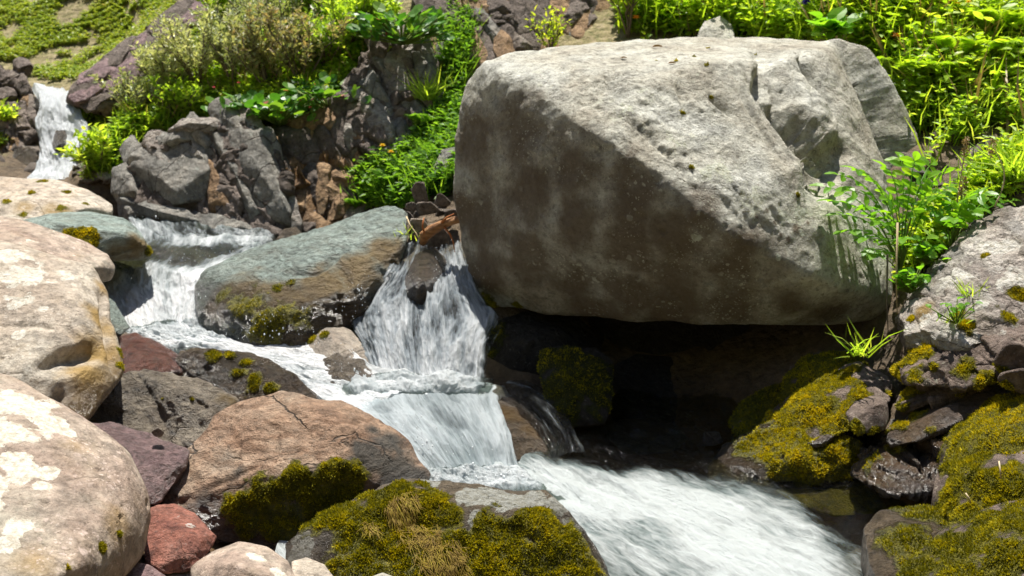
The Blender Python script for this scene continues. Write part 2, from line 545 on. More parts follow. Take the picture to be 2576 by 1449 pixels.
def rock_mat(name, cols, fleck=.35, lichen_col=(.62, .6, .54), spots=0., spot_col=(.5, .52, .4), stain_shade_col=(.16, .1, .05),
             rough=.85, bump=.5, scale=3.0, veins=0., moss_col=None, band=None, wet_dark=.36, crack=0.4, fine=70., ridge=.16):
    t = NT(name)
    vec = t.n('ShaderNodeTexCoord').outputs['Object']
    sv = vec
    if band:                                           # stretched, tilted coordinates for bedded stone
        sv = t.n('ShaderNodeMapping', inp={'Vector': vec, 'Rotation': band[0], 'Scale': band[1]}).outputs[0]
    a = t.noise(sv, scale, 9, .66, .4)
    n = len(cols)
    c = t.ramp(a, [(.3 + .4 * i / max(n - 1, 1), k) for i, k in enumerate(cols)])
    b = t.noise(sv, scale * 6.3, 8, .7)
    c = t.mix(1.0, c, t.ramp(b, [(.28, .5), (.5, 1.0), (.75, 1.35)]), 'MULTIPLY')
    c = t.mix(1., c, t.ramp(t.attr('cell'), [(0., .68), (.5, 1.), (1., 1.3)]), 'MULTIPLY')
    g = t.noise(vec, fine, 3, .7)
    c = t.mix(1., c, t.ramp(t.noise(vec, fine * .45, 6, .8), [(.32, .55), (.5, 1.), (.68, 1.3)]), 'MULTIPLY')
    c = t.mix(t.math('MULTIPLY', t.thr(g, .57, .66), fleck), c, t.mix(1.0, c, (.38, .34, .3), 'MULTIPLY'))
    c = t.mix(t.math('MULTIPLY', t.thr(t.noise(vec, fine * 1.3, 3, .7), .6, .68), fleck), c, t.mix(.4, c, (.62, .6, .55)))
    if veins:
        w = t.n('ShaderNodeTexWave', wave_type='BANDS', bands_direction='DIAGONAL', inp={'Vector': sv, 'Scale': 3.1, 'Distortion': 9., 'Detail': 5., 'Detail Scale': 1.4}).outputs['Fac']
        c = t.mix(t.math('MULTIPLY', t.thr(w, .72, .98), veins), c, t.mix(1., c, (.45, .36, .3), 'MULTIPLY'))
    # cracks
    vd = t.n('ShaderNodeVectorMath', operation='ADD', inp={0: sv, 1: t.n('ShaderNodeVectorMath', operation='SCALE', inp={0: t.n('ShaderNodeTexNoise', inp={'Vector': sv, 'Scale': scale * 1.6, 'Detail': 5.}).outputs['Color'], 'Scale': .22}).outputs[0]}).outputs[0]
    ed = t.n('ShaderNodeTexVoronoi', feature='DISTANCE_TO_EDGE', inp={'Vector': vd, 'Scale': scale * .9}).outputs['Distance']
    cr = t.math('MULTIPLY', t.thr(ed, .018, .0), t.thr(t.noise(sv, scale * 1.3, 3, .5), .44, .6))
    c = t.mix(t.math('MULTIPLY', cr, crack), c, (.05, .04, .03))
    c = t.mix(t.math('MULTIPLY', t.thr(t.noise(vec, fine * .6, 4, .6), .37, .3), .6), c, t.mix(1., c, (.35, .31, .27), 'MULTIPLY'))
    # stain and lichen put on by hand, with ragged rims
    rag = t.math('MULTIPLY', t.math('SUBTRACT', t.noise(vec, 26, 7, .7), .5), .9)
    rag = t.math('ADD', rag, t.math('MULTIPLY', t.math('SUBTRACT', t.noise(vec, 110, 4, .7), .5), .55))
    rag2 = t.math('MULTIPLY', t.math('SUBTRACT', t.noise(vec, 7, 9, .72), .5), 1.6)
    c = t.mix(t.math('MULTIPLY', t.thr(t.math('ADD', t.attr('stain'), t.math('MULTIPLY', rag2, .75)), -.1, 1.0), .92), c, t.mix(.75, t.mix(1., c, stain_shade_col, 'MULTIPLY'), stain_shade_col))
    lf = t.thr(t.math('ADD', t.attr('lichen'), rag), .5, .58)
    lc = t.mix(t.thr(t.noise(vec, 55, 6, .75), .42, .62), lichen_col, t.mix(1., lichen_col, (.66, .63, .56), 'MULTIPLY'))
    c = t.mix(t.math('MULTIPLY', lf, .93), c, lc)
    if spots:
        for sc, th in ((17., .26), (42., .3), (95., .36)):
            vo = t.n('ShaderNodeTexVoronoi', inp={'Vector': t.n('ShaderNodeVectorMath', operation='ADD', inp={0: vec, 1: t.n('ShaderNodeVectorMath', operation='SCALE', inp={0: t.n('ShaderNodeTexNoise', inp={'Vector': vec, 'Scale': 30., 'Detail': 4.}).outputs['Color'], 'Scale': .035}).outputs[0]}).outputs[0], 'Scale': sc})
            sel = t.thr(t.n('ShaderNodeSeparateColor', inp={0: vo.outputs['Color']}).outputs[0], .62, .66)
            reg = t.thr(t.noise(vec, 4., 3, .6), .42, .6)
            f = t.math('MULTIPLY', t.math('MULTIPLY', t.thr(vo.outputs['Distance'], th, th * .7), sel), t.math('MULTIPLY', reg, spots))
            c = t.mix(f, c, spot_col)
    wet = t.attr('wet')
    c = t.mix(wet, c, t.mix(1., c, (wet_dark, wet_dark * .93, wet_dark * .85), 'MULTIPLY'))
    mo = t.thr(t.math('ADD', t.attr('moss'), t.math('MULTIPLY', t.math('SUBTRACT', t.noise(vec, 48, 6, .75), .5), 1.1)), .3, .55)
    mc = moss_col or [(.04, .042, .004), (.14, .13, .007), (.32, .27, .009)]
    c = t.mix(mo, c, t.ramp(t.noise(vec, 34, 7, .75), [(.3, mc[0]), (.5, mc[1]), (.68, mc[2])]))
    h = t.math('ADD', t.math('MULTIPLY', t.noise(sv, scale * 5, 10, .68), 1.0), t.math('MULTIPLY', t.noise(vec, fine, 6, .75), .3))
    rg = t.n('ShaderNodeTexNoise', noise_type='RIDGED_MULTIFRACTAL', inp={'Vector': sv, 'Scale': scale * 3.2, 'Detail': 8., 'Roughness': .62, 'Lacunarity': 2.1, 'Offset': .8, 'Gain': 1.8}).outputs['Fac']
    h = t.math('ADD', h, t.math('MULTIPLY', rg, ridge))
    pit = t.thr(t.noise(vec, fine * .6, 4, .6), .4, .3)
    h = t.math('SUBTRACT', h, t.math('MULTIPLY', pit, .12))
    h = t.math('SUBTRACT', h, t.math('MULTIPLY', cr, .35 * crack))
    h = t.math('ADD', h, t.math('MULTIPLY', mo, t.math('MULTIPLY', t.noise(vec, 150, 3, .7), .9)))
    h = t.math('ADD', h, t.math('MULTIPLY', lf, .03))
    bp = t.n('ShaderNodeBump', inp={'Height': h, 'Strength': min(1., bump * 1.35), 'Distance': .045}).outputs[0]
    ro = t.math('SUBTRACT', rough, t.math('MULTIPLY', wet, t.math('ADD', rough - .32, t.math('MULTIPLY', t.noise(vec, 12, 3, .6), .22))))
    ro = t.math('MAXIMUM', ro, t.math('MULTIPLY', mo, .9))
    pb = t.n('ShaderNodeBsdfPrincipled', inp={'Base Color': c, 'Roughness': ro, 'Normal': bp, 'Specular IOR Level': t.math('ADD', .3, t.math('MULTIPLY', wet, .5))})
    return t.out(pb.outputs[0])


rock_mat('granite_grey', [(.26, .23, .18), (.37, .35, .285), (.445, .44, .38), (.5, .505, .46)], fleck=.6, spots=.6, spot_col=(.5, .5, .4), lichen_col=(.52, .54, .44), stain_shade_col=(.135, .1, .064), scale=2.2, bump=.6, crack=.1)  # the brown is the lower face's own, darkened further to deepen its shade
rock_mat('pink_white', [(.22, .155, .12), (.28, .215, .17), (.32, .265, .21), (.3, .28, .225)], lichen_col=(.58, .55, .48), spots=.7, spot_col=(.55, .44, .38), stain_shade_col=(.34, .22, .07), scale=2.6, bump=.4, crack=.3)
rock_mat('cream_stone', [(.26, .2, .15), (.37, .31, .245), (.42, .37, .3), (.38, .36, .31)], lichen_col=(.6, .57, .5), spots=.5, spot_col=(.62, .55, .47), stain_shade_col=(.33, .21, .05), scale=2.4, bump=.5, crack=.4)
rock_mat('tan_stone', [(.17, .1, .065), (.31, .2, .13), (.37, .27, .19), (.35, .3, .24)], lichen_col=(.6, .56, .5), stain_shade_col=(.07, .07, .062), scale=3, bump=.8, veins=.5, crack=1., band=((.3, .6, .2), (1., 1., 2.2)))
rock_mat('dark_wet', [(.05, .04, .026), (.12, .09, .058), (.18, .14, .095)], rough=.5, stain_shade_col=(.2, .12, .03), scale=5, bump=.8, crack=.3)
rock_mat('cave_shade_stone', [(.012, .01, .008), (.03, .025, .02), (.045, .04, .032)], rough=.6, stain_shade_col=(.06, .03, .01), scale=5, bump=.7, crack=.2, moss_col=[(.012, .016, .002), (.04, .045, .004), (.08, .08, .006)])  # rock and moss colours lowered to paint in the hollow's deep shade
rock_mat('grey_wet', [(.12, .1, .075), (.25, .215, .165), (.35, .305, .24)], rough=.55, stain_shade_col=(.17, .11, .03), scale=4, bump=.8, veins=.3, crack=.6)
rock_mat('red_stone', [(.13, .045, .035), (.25, .1, .07), (.33, .16, .12)], rough=.6, stain_shade_col=(.1, .04, .03), scale=5, bump=.6, lichen_col=(.5, .45, .42))
rock_mat('purple_stone', [(.12, .075, .075), (.2, .13, .13), (.27, .19, .18)], rough=.6, scale=5, bump=.6)
rock_mat('green_grey', [(.15, .18, .16), (.24, .3, .27), (.33, .39, .35)], rough=.6, stain_shade_col=(.2, .125, .035), scale=4, bump=.7, band=((.2, .5, .1), (1, 1, 2.5)), veins=.3)
rock_mat('slate', [(.1, .095, .085), (.2, .195, .175), (.29, .275, .24), (.34, .31, .265)], spots=.5, spot_col=(.32, .34, .3), stain_shade_col=(.22, .125, .06), scale=2.6, bump=.9, band=((.0, .45, .1), (1.5, 1.5, .8)), crack=.8)
rock_mat('brown_cliff', [(.15, .09, .05), (.28, .18, .1), (.38, .25, .14), (.32, .25, .19)], stain_shade_col=(.3, .16, .05), scale=3.4, bump=.9, crack=.9)
rock_mat('dark_cliff', [(.09, .07, .055), (.16, .13, .11), (.24, .195, .165)], stain_shade_col=(.2, .14, .09), scale=3., bump=.9, crack=.9)
rock_mat('rubble', [(.13, .1, .08), (.24, .2, .165), (.34, .31, .27)], scale=7, bump=.6)
rock_mat('moss_rock', [(.1, .07, .055), (.19, .145, .12), (.27, .22, .19)], stain_shade_col=(.2, .12, .04), scale=4, bump=.8, lichen_col=(.5, .47, .43), spots=.3)
rock_mat('mossy_dark', [(.05, .04, .026), (.11, .085, .055), (.17, .14, .1)], lichen_col=(.34, .345, .31), scale=4, bump=.8)
rock_mat('lichen_slab', [(.13, .105, .09), (.26, .22, .19), (.37, .34, .3), (.42, .4, .37)], spots=.8, spot_col=(.5, .49, .44), stain_shade_col=(.28, .18, .04), scale=3.5, bump=.8, crack=.8, band=((.1, .5, .3), (1, 1, 2.)))


def leaf_mat(name, cols, trans=.5, rough=.45, tint=1.5, spec=.4):
    t = NT(name)
    r = t.attr('rnd')
    c = t.ramp(r, [(i / max(1, len(cols) - 1), k) for i, k in enumerate(cols)])
    pb = t.n('ShaderNodeBsdfPrincipled', inp={'Base Color': c, 'Roughness': rough, 'Specular IOR Level': spec})
    tc = t.mix(1., c, (1.9 * tint, 1.75 * tint, .75 * tint), 'MULTIPLY')
    tr = t.n('ShaderNodeBsdfTranslucent', inp={'Color': tc})
    mx = t.n('ShaderNodeMixShader', inp={0: trans, 1: pb.outputs[0], 2: tr.outputs[0]})
    return t.out(mx.outputs[0])


leaf_mat('herb_leaf', [(.1, .18, .02), (.18, .3, .03), (.28, .4, .045), (.38, .45, .08)], tint=1.35)
leaf_mat('meadow_leaf', [(.1, .2, .014), (.18, .31, .018), (.27, .4, .025), (.38, .43, .05)], tint=1.2)
leaf_mat('hill_leaf', [(.11, .19, .025), (.2, .29, .04), (.3, .36, .06), (.42, .38, .18)], tint=1., trans=.35)
leaf_mat('willow_leaf', [(.18, .24, .1), (.3, .36, .18), (.44, .49, .3), (.6, .62, .48)], tint=.85, rough=.35, trans=.4)
leaf_mat('dry_leaf', [(.17, .25, .09), (.28, .34, .15), (.36, .36, .2), (.42, .32, .2)], tint=.8, trans=.35)
leaf_mat('bergenia_leaf', [(.025, .09, .012), (.05, .15, .018), (.09, .2, .022), (.13, .23, .03)], rough=.42, trans=.35, spec=.45)
leaf_mat('burnet_leaf', [(.06, .18, .015), (.1, .25, .016), (.14, .3, .018), (.2, .34, .025)], rough=.38, trans=.5, tint=1.25)
leaf_mat('fern_leaf', [(.045, .12, .014), (.085, .19, .02), (.13, .25, .025), (.19, .3, .035)], tint=1.3)
leaf_mat('moss_blade', [(.045, .05, .005), (.17, .165, .007), (.38, .33, .008), (.58, .46, .014)], rough=.7, trans=.3, tint=.8, spec=.2)
leaf_mat('straw_moss', [(.09, .05, .014), (.17, .11, .02), (.27, .19, .03), (.3, .26, .02)], rough=.7, trans=.25, tint=.8, spec=.2)
leaf_mat('yellow_petal', [(.7, .42, .01), (.8, .6, .02)], tint=.6, trans=.3)
leaf_mat('orange_petal', [(.75, .25, .01), (.8, .35, .02)], tint=.6, trans=.3)
leaf_mat('pink_petal', [(.4, .12, .1), (.5, .2, .17)], tint=.5, trans=.3)
leaf_mat('blue_petal', [(.07, .05, .5), (.12, .1, .65)], tint=.5, trans=.3)
leaf_mat('red_petal', [(.5, .02, .06), (.6, .04, .1)], tint=.5, trans=.3)
leaf_mat('seed_head', [(.3, .2, .1), (.42, .32, .17)], tint=.5, trans=.2)
leaf_mat('litter', [(.1, .06, .03), (.22, .14, .08), (.36, .27, .18)], tint=.5, trans=.15)


def stem_mat(name, c1, c2):
    t = NT(name)
    v = t.n('ShaderNodeTexCoord').outputs['Object']
    c = t.mix(t.noise(v, 25, 5), c1, c2)
    pb = t.n('ShaderNodeBsdfPrincipled', inp={'Base Color': c, 'Roughness': .7, 'Specular IOR Level': .25})
    return t.out(pb.outputs[0])


stem_mat('green_stem', (.08, .14, .02), (.16, .2, .04))
stem_mat('brown_stem', (.08, .06, .045), (.22, .18, .14))
stem_mat('dry_stem', (.4, .3, .16), (.55, .46, .3))


def wood():
    t = NT('driftwood')
    v = t.n('ShaderNodeTexCoord').outputs['Object']
    m = t.n('ShaderNodeMapping', inp={'Vector': v, 'Rotation': (0, .35, .1), 'Scale': (2, 14, 14)}).outputs[0]
    a = t.noise(m, 5, 8, .7)
    c = t.ramp(a, [(.3, (.1, .04, .015)), (.5, (.3, .14, .05)), (.7, (.44, .25, .11))])
    b = t.n('ShaderNodeBump', inp={'Height': a, 'Strength': .7, 'Distance': .01}).outputs[0]
    return t.out(t.n('ShaderNodeBsdfPrincipled', inp={'Base Color': c, 'Roughness': .7, 'Normal': b}).outputs[0])


wood()
stem_mat('root_bark', (.3, .08, .02), (.45, .18, .06))


def water(name, uscale, foam_lo, foam_hi, tint=(.55, .62, .5), foam_col=(.88, .9, .91), streak=.5, amp=1., fine=1., con=4.5, shade=(.62, .72, .76)):
    """white water: foam (diffuse) over clear water (fresnel mirror over tinted see-through)"""
    t = NT(name)
    uv = t.n('ShaderNodeUVMap', uv_map='UVMap').outputs[0]
    m = t.n('ShaderNodeMapping', inp={'Vector': uv, 'Scale': (uscale[0], uscale[1], 1)}).outputs[0]
    m2 = t.n('ShaderNodeMapping', inp={'Vector': uv, 'Scale': (uscale[0] * 3., uscale[1] * 1.5, 1)}).outputs[0]
    m3 = t.n('ShaderNodeMapping', inp={'Vector': uv, 'Scale': (uscale[0] * 7, uscale[1] * 2.4, 1)}).outputs[0]
    m0 = t.n('ShaderNodeMapping', inp={'Vector': uv, 'Scale': (uscale[0] * .45, uscale[1] * .6, 1)}).outputs[0]
    n0 = t.noise(m0, 1., 4, .6, .6)
    n1 = t.noise(m, 1., 8, .66, .5)
    n2 = t.noise(m2, 1.7, 7, .7, .4)
    n3 = t.noise(m3, 1.5, 5, .75, .3)
    n = t.math('ADD', t.math('ADD', t.math('MULTIPLY', n1, .35), t.math('MULTIPLY', n2, .25)), t.math('ADD', t.math('MULTIPLY', n3, .15), t.math('MULTIPLY', n0, .25)))
    f = t.math('ADD', t.attr('foam'), t.math('MULTIPLY', t.math('SUBTRACT', n, .5), 4.2 * streak))
    foam = t.thr(f, foam_lo, foam_hi)
    k = t.math('ADD', t.math('MULTIPLY', t.math('SUBTRACT', n, .5), con), t.math('MULTIPLY', t.attr('foam'), .75))
    col = t.ramp(k, [(.05, tuple(.55 * q for q in shade)), (.35, shade), (.75, foam_col), (1., tuple(min(.92, 1.3 * q) for q in foam_col))])
    h = t.math('ADD', t.math('ADD', t.math('MULTIPLY', n1, .6), t.math('MULTIPLY', n2, .4)), t.math('MULTIPLY', n3, .3))
    bp = t.n('ShaderNodeBump', inp={'Height': h, 'Strength': .85 * amp, 'Distance': .07}).outputs[0]
    bp2 = t.n('ShaderNodeBump', inp={'Height': t.math('ADD', t.noise(m2, 2.2 * fine, 5, .65), t.math('MULTIPLY', n1, .6)), 'Strength': 1., 'Distance': .045}).outputs[0]
    df = t.n('ShaderNodeBsdfPrincipled', inp={'Base Color': col, 'Roughness': .28, 'Normal': bp, 'Specular IOR Level': .5})
    tl = t.n('ShaderNodeBsdfTranslucent', inp={'Color': (.8, .88, .9)})
    fs = t.n('ShaderNodeMixShader', inp={0: .3, 1: df.outputs[0], 2: tl.outputs[0]})
    gl = t.n('ShaderNodeBsdfGlossy', inp={'Color': (1, 1, 1), 'Roughness': .08, 'Normal': bp2})
    tp = t.n('ShaderNodeBsdfTransparent', inp={'Color': tint})
    fr = t.n('ShaderNodeFresnel', inp={'IOR': 1.33, 'Normal': bp2}).outputs[0]
    cw = t.n('ShaderNodeMixShader', inp={0: t.math('MINIMUM', fr, .75), 1: tp.outputs[0], 2: gl.outputs[0]})
    mx = t.n('ShaderNodeMixShader', inp={0: foam, 1: cw.outputs[0], 2: fs.outputs[0]})
    return t.out(mx.outputs[0])


water('pool_water', (4., 4.), .1, 1.05, streak=.75, con=7., fine=1.8, foam_col=(.47, .51, .505), shade=(.23, .29, .29), tint=(.74, .72, .5))
water('stream_water', (7, 2.2), .3, .95, streak=.7, tint=(.5, .58, .45), foam_col=(.74, .77, .78), shade=(.38, .44, .46))
water('fall_water', (12, 2.4), .2, .75, streak=.85, tint=(.6, .66, .64), foam_col=(.64, .67, .69), shade=(.27, .32, .36))
water('dome_water', (8, 1.2), .2, .9, streak=.45, con=2.4, shade=(.45, .53, .56), foam_col=(.64, .69, .71), tint=(.5, .6, .6))
water('froth_water', (9, 9), .3, .8, streak=.6, foam_col=(.66, .69, .7), shade=(.38, .44, .455), con=3.5, tint=(.6, .66, .62))
water('trickle_water', (12, 2.), .4, 1.1, streak=.9, tint=(.55, .52, .44), foam_col=(.6, .63, .65), shade=(.3, .34, .36))


def spray_mat():
    t = NT('spray_drop')
    df = t.n('ShaderNodeBsdfPrincipled', inp={'Base Color': (.9, .93, .95), 'Roughness': .15, 'Specular IOR Level': .6})
    tl = t.n('ShaderNodeBsdfTranslucent', inp={'Color': (.85, .9, .93)})
    return t.out(t.n('ShaderNodeMixShader', inp={0: .4, 1: df.outputs[0], 2: tl.outputs[0]}).outputs[0])


spray_mat()


def soil():
    t = NT('soil')
    v = t.n('ShaderNodeTexCoord').outputs['Object']
    a = t.noise(v, 3, 9, .7); b = t.noise(v, 28, 7, .7)
    c = t.ramp(a, [(.3, (.05, .035, .02)), (.5, (.12, .085, .05)), (.7, (.2, .15, .1))])
    c = t.mix(1., c, t.ramp(b, [(.3, .5), (.5, 1.), (.7, 1.35)]), 'MULTIPLY')
    g = t.thr(t.math('ADD', t.attr('green'), t.math('MULTIPLY', t.math('SUBTRACT', t.noise(v, 5, 6, .7), .5), 1.5)), .3, .7)
    c = t.mix(g, c, t.ramp(t.noise(v, 22, 6, .7), [(.3, (.1, .11, .03)), (.5, (.24, .2, .09)), (.7, (.36, .29, .19))]))
    c = t.mix(t.attr('wood'), c, t.ramp(t.noise(v, 1.2, 6, .7), [(.35, (.012, .02, .006)), (.65, (.035, .05, .015))]))  # near-black tone of the added slope behind the camera, keeps its bounce low
    vo = t.n('ShaderNodeTexVoronoi', inp={'Vector': v, 'Scale': 16.})
    h = t.math('ADD', t.math('MULTIPLY', b, .8), t.math('MULTIPLY', vo.outputs['Distance'], -.6))
    bp = t.n('ShaderNodeBump', inp={'Height': h, 'Strength': .9, 'Distance': .05}).outputs[0]
    wet = t.attr('wet')
    c = t.mix(wet, c, t.mix(1., c, (.85, .68, .42), 'MULTIPLY'))
    return t.out(t.n('ShaderNodeBsdfPrincipled', inp={'Base Color': c, 'Roughness': t.math('SUBTRACT', .9, t.math('MULTIPLY', wet, .4)), 'Normal': bp}).outputs[0])


soil()
# ------------------------------------------------------------------ light and camera
SUN = np.array([-.03, .335, .942]); SUN = SUN / np.linalg.norm(SUN)
EXPOSURE = 1.08
w = bpy.data.worlds.new('World'); scene.world = w; w.use_nodes = True
sky = w.node_tree.nodes.new('ShaderNodeTexSky'); sky.sky_type = 'NISHITA'; sky.sun_disc = False
sky.sun_elevation = math.asin(SUN[2]); sky.sun_rotation = math.atan2(SUN[0], SUN[1])
bg = w.node_tree.nodes['Background']; bg.inputs['Strength'].default_value = .065
w.node_tree.links.new(sky.outputs[0], bg.inputs['Color'])
L = bpy.data.lights.new('sun', 'SUN'); L.energy = 4.6; L.angle = math.radians(.5); L.color = (1, .95, .87)
lo = bpy.data.objects.new('sun', L); COL.objects.link(lo)
lo.rotation_euler = Vector(SUN).to_track_quat('Z', 'Y').to_euler()
cam = bpy.data.cameras.new('camera'); co = bpy.data.objects.new('camera', cam); COL.objects.link(co)
co.location = (0, 0, CAMZ); co.rotation_euler = (math.radians(90) - PITCH, 0, 0)
cam.sensor_width = 36; cam.lens = 36 * FPX / 2575; cam.clip_end = 500; cam.clip_start = .05
cam.dof.use_dof = True; cam.dof.focus_distance = 3.5; cam.dof.aperture_fstop = 4.5
scene.camera = co
cy = scene.cycles
cy.max_bounces = 6; cy.diffuse_bounces = 3; cy.glossy_bounces = 2; cy.transmission_bounces = 3; cy.transparent_max_bounces = 6
cy.caustics_reflective = False; cy.caustics_refractive = False; cy.use_adaptive_sampling = True; cy.adaptive_threshold = .02; cy.use_denoising = True
scene.view_settings.view_transform = 'Standard'; scene.view_settings.look = 'None'
scene.view_settings.exposure = EXPOSURE; scene.view_settings.gamma = 1

# ------------------------------------------------------------------ the ground: one sheet through set points, with an added slope behind
gp = [  # pixels + distance
    (2250, 60, 6.2), (2575, 0, 8.2), (2000, 20, 7.4), (1600, 70, 7.2), (2420, 200, 5.9), (2420, 340, 5.35), (2575, 470, 4.75), (2380, 500, 4.8),
    (2300, 740, 4.45), (2575, 740, 4.1), (2420, 930, 4.0), (2300, 1060, 3.8), (2575, 1030, 3.5), (2420, 1270, 3.35), (2575, 1449, 2.85),
    (2900, 0, 8.), (2900, 500, 4.5), (2900, 1000, 3.2), (2000, -200, 8.8), (2800, -250, 9.5),
    (1050, 480, 6.0), (1130, 300, 6.6), (950, 590, 5.9), (1120, 560, 5.6), (800, 585, 6.3), (300, 610, 6.5), (700, 310, 6.75), (950, 230, 6.9), (450, 330, 6.9),
    (1300, 90, 7.2), (1450, -200, 8.3), (1000, -150, 8.2), (700, 120, 7.5), (600, -20, 8.1), (500, -200, 9.2),
    (0, 0, 9.6), (300, 100, 8.8), (100, 190, 8.3), (0, -200, 11.), (-400, -100, 10.5), (-300, 200, 8.), (250, 330, 7.2), (150, 420, 7.1),
    (30, 420, 7.0), (300, 430, 6.7), (-300, 450, 6.5), (200, 520, 6.2),
    (-200, 700, 5.4), (-300, 1100, 3.6), (-200, 1449, 2.8)]
gw = [(-1.3, 2.2, .1), (-.6, 2.3, .05), (-.3, 2.9, .0), (-1., 3.3, .12), (-1.3, 4.2, .3), (-.8, 4.0, .12), (.3, 3.5, -.08), (0, 3., -.1), (.7, 2.9, -.12),
      (0, 4.2, .1), (.7, 4.3, .0), (1., 3.3, -.04), (1.3, 2.4, -.05), (.5, 5.2, .35), (-.4, 4.7, .16), (-.9, 4.9, .16), (-1.4, 5.4, .3), (-1.5, 6., .36),
      (-.2, 5., .5), (1.2, 3.7, .0), (.3, 1.5, -.2), (-1.5, 1.2, .2), (2., 1.5, .2), (1.2, 1.2, -.1), (1.2, 4.8, .4), (-1., 5.3, .25),
      (-6, 6, 2.2), (-9, 3, 3.), (6, 3, 3.2), (8, 6, 4.8), (-5, 2, 1.6), (0, -1, -.4), (0, -3.5, .6), (-6, -3, 2.), (6, -3, 2.6), (0, -7, 5.), (-7, -7, 6.), (7, -7, 6.), (0, -13, 13.), (-12, -13, 14.), (12, -13, 14.), (0, -30, 32),  # rising points behind the camera: unseen slope added to block frontal sky light
      (0, 14, 6.), (-8, 16, 5.), (8, 14, 8.), (0, 22, 12.), (-14, 22, 9.), (14, 20, 13.), (0, 40, 24), (-25, 40, 20), (25, 40, 26), (-25, 10, 9), (25, 10, 15), (-25, -10, 16), (25, -10, 18), (-25, -30, 34), (25, -30, 34)]
CPTS = np.concatenate([PP(np.array(gp, float)), np.array(gw, float)])
_d = np.linalg.norm(CPTS[:, None, :2] - CPTS[None, :, :2], axis=2)
_K = np.sqrt(_d ** 2 + .05)
_n = len(CPTS)
_A = np.zeros((_n + 3, _n + 3)); _A[:_n, :_n] = _K - np.eye(_n) * .012
_A[:_n, _n] = 1; _A[:_n, _n + 1:] = CPTS[:, :2]; _A[_n:, :_n] = _A[:_n, _n:].T
_w = np.linalg.solve(_A, np.concatenate([CPTS[:, 2], [0, 0, 0]]))


def ground_raw(x, y):
    out = np.empty(len(x))
    for s in range(0, len(x), 20000):
        xx, yy = x[s:s + 20000], y[s:s + 20000]
        k = np.sqrt((xx[:, None] - CPTS[None, :, 0]) ** 2 + (yy[:, None] - CPTS[None, :, 1]) ** 2 + .05)
        out[s:s + 20000] = k @ _w[:_n] + _w[_n] + _w[_n + 1] * xx + _w[_n + 2] * yy
    return out


def ground_z(x, y):
    x = np.asarray(x, float); y = np.asarray(y, float)
    q = np.stack([x, y, 0 * x], 1)
    return ground_raw(x, y) + .05 * fbm(q * 1.7, 4, 91) + .012 * fbm(q * 9, 3, 92)


_s = np.linspace(-1, 1, 420)
gx = .54 * np.sinh(_s * 5.0)
gy = 5.2 + gx * 1.0
GX, GY = np.meshgrid(gx, gy)
V = np.stack([GX.ravel(), GY.ravel(), ground_z(GX.ravel(), GY.ravel())], 1)
n = len(gx)
ii = (np.arange(n - 1)[:, None] * n + np.arange(n - 1)[None, :]).ravel()
Fq = np.stack([ii, ii + 1, ii + n + 1, ii + n], 1)
zz = V[:, 2]
green = sstep(.55, .9, zz)
wetg = sstep(.3, .1, zz)
for px_, py_, d_, r_ in ((2420, 420, 5.1, .75), (2330, 520, 4.7, .5), (1060, 520, 5.7, .35), (800, 580, 6.2, .4), (1150, 150, 6.9, .3), (2560, 600, 4.4, .5)):
    q_ = P(px_, py_, d_)
    green = green - 1.2 * np.exp(-((V[:, 0] - q_[0]) ** 2 + (V[:, 1] - q_[1]) ** 2) / r_ ** 2)
link('ground', mesh_np('ground', V, Fq, MAT['soil'], {'green': green, 'wet': wetg, 'wood': sstep(-2., -6., V[:, 1])}), kind='structure')  # last attribute darkens the added, unseen slope behind the camera
print('ground extent', gx[0], gx[-1])


def ground_hit(px, py):
    """where the lines of sight through the pixels meet the ground"""
    px = np.asarray(px, float); py = np.asarray(py, float)
    xc, yc = (px - CX) / FPX, (CY - py) / FPX
    dy = cp + yc * sp
    sx, sz = xc / dy, (-sp + yc * cp) / dy
    best = np.full(len(px), 14.); done = np.zeros(len(px), bool)
    for d in np.arange(2.2, 14, .06):
        m = ~done
        if not m.any(): break
        z = ground_raw(sx[m] * d, np.full(m.sum(), d))
        h = CAMZ + sz[m] * d < z
        idx = np.where(m)[0][h]
        best[idx] = d; done[idx] = True
    x, y = sx * best, best
    return np.stack([x, y, ground_z(x, y)], 1)


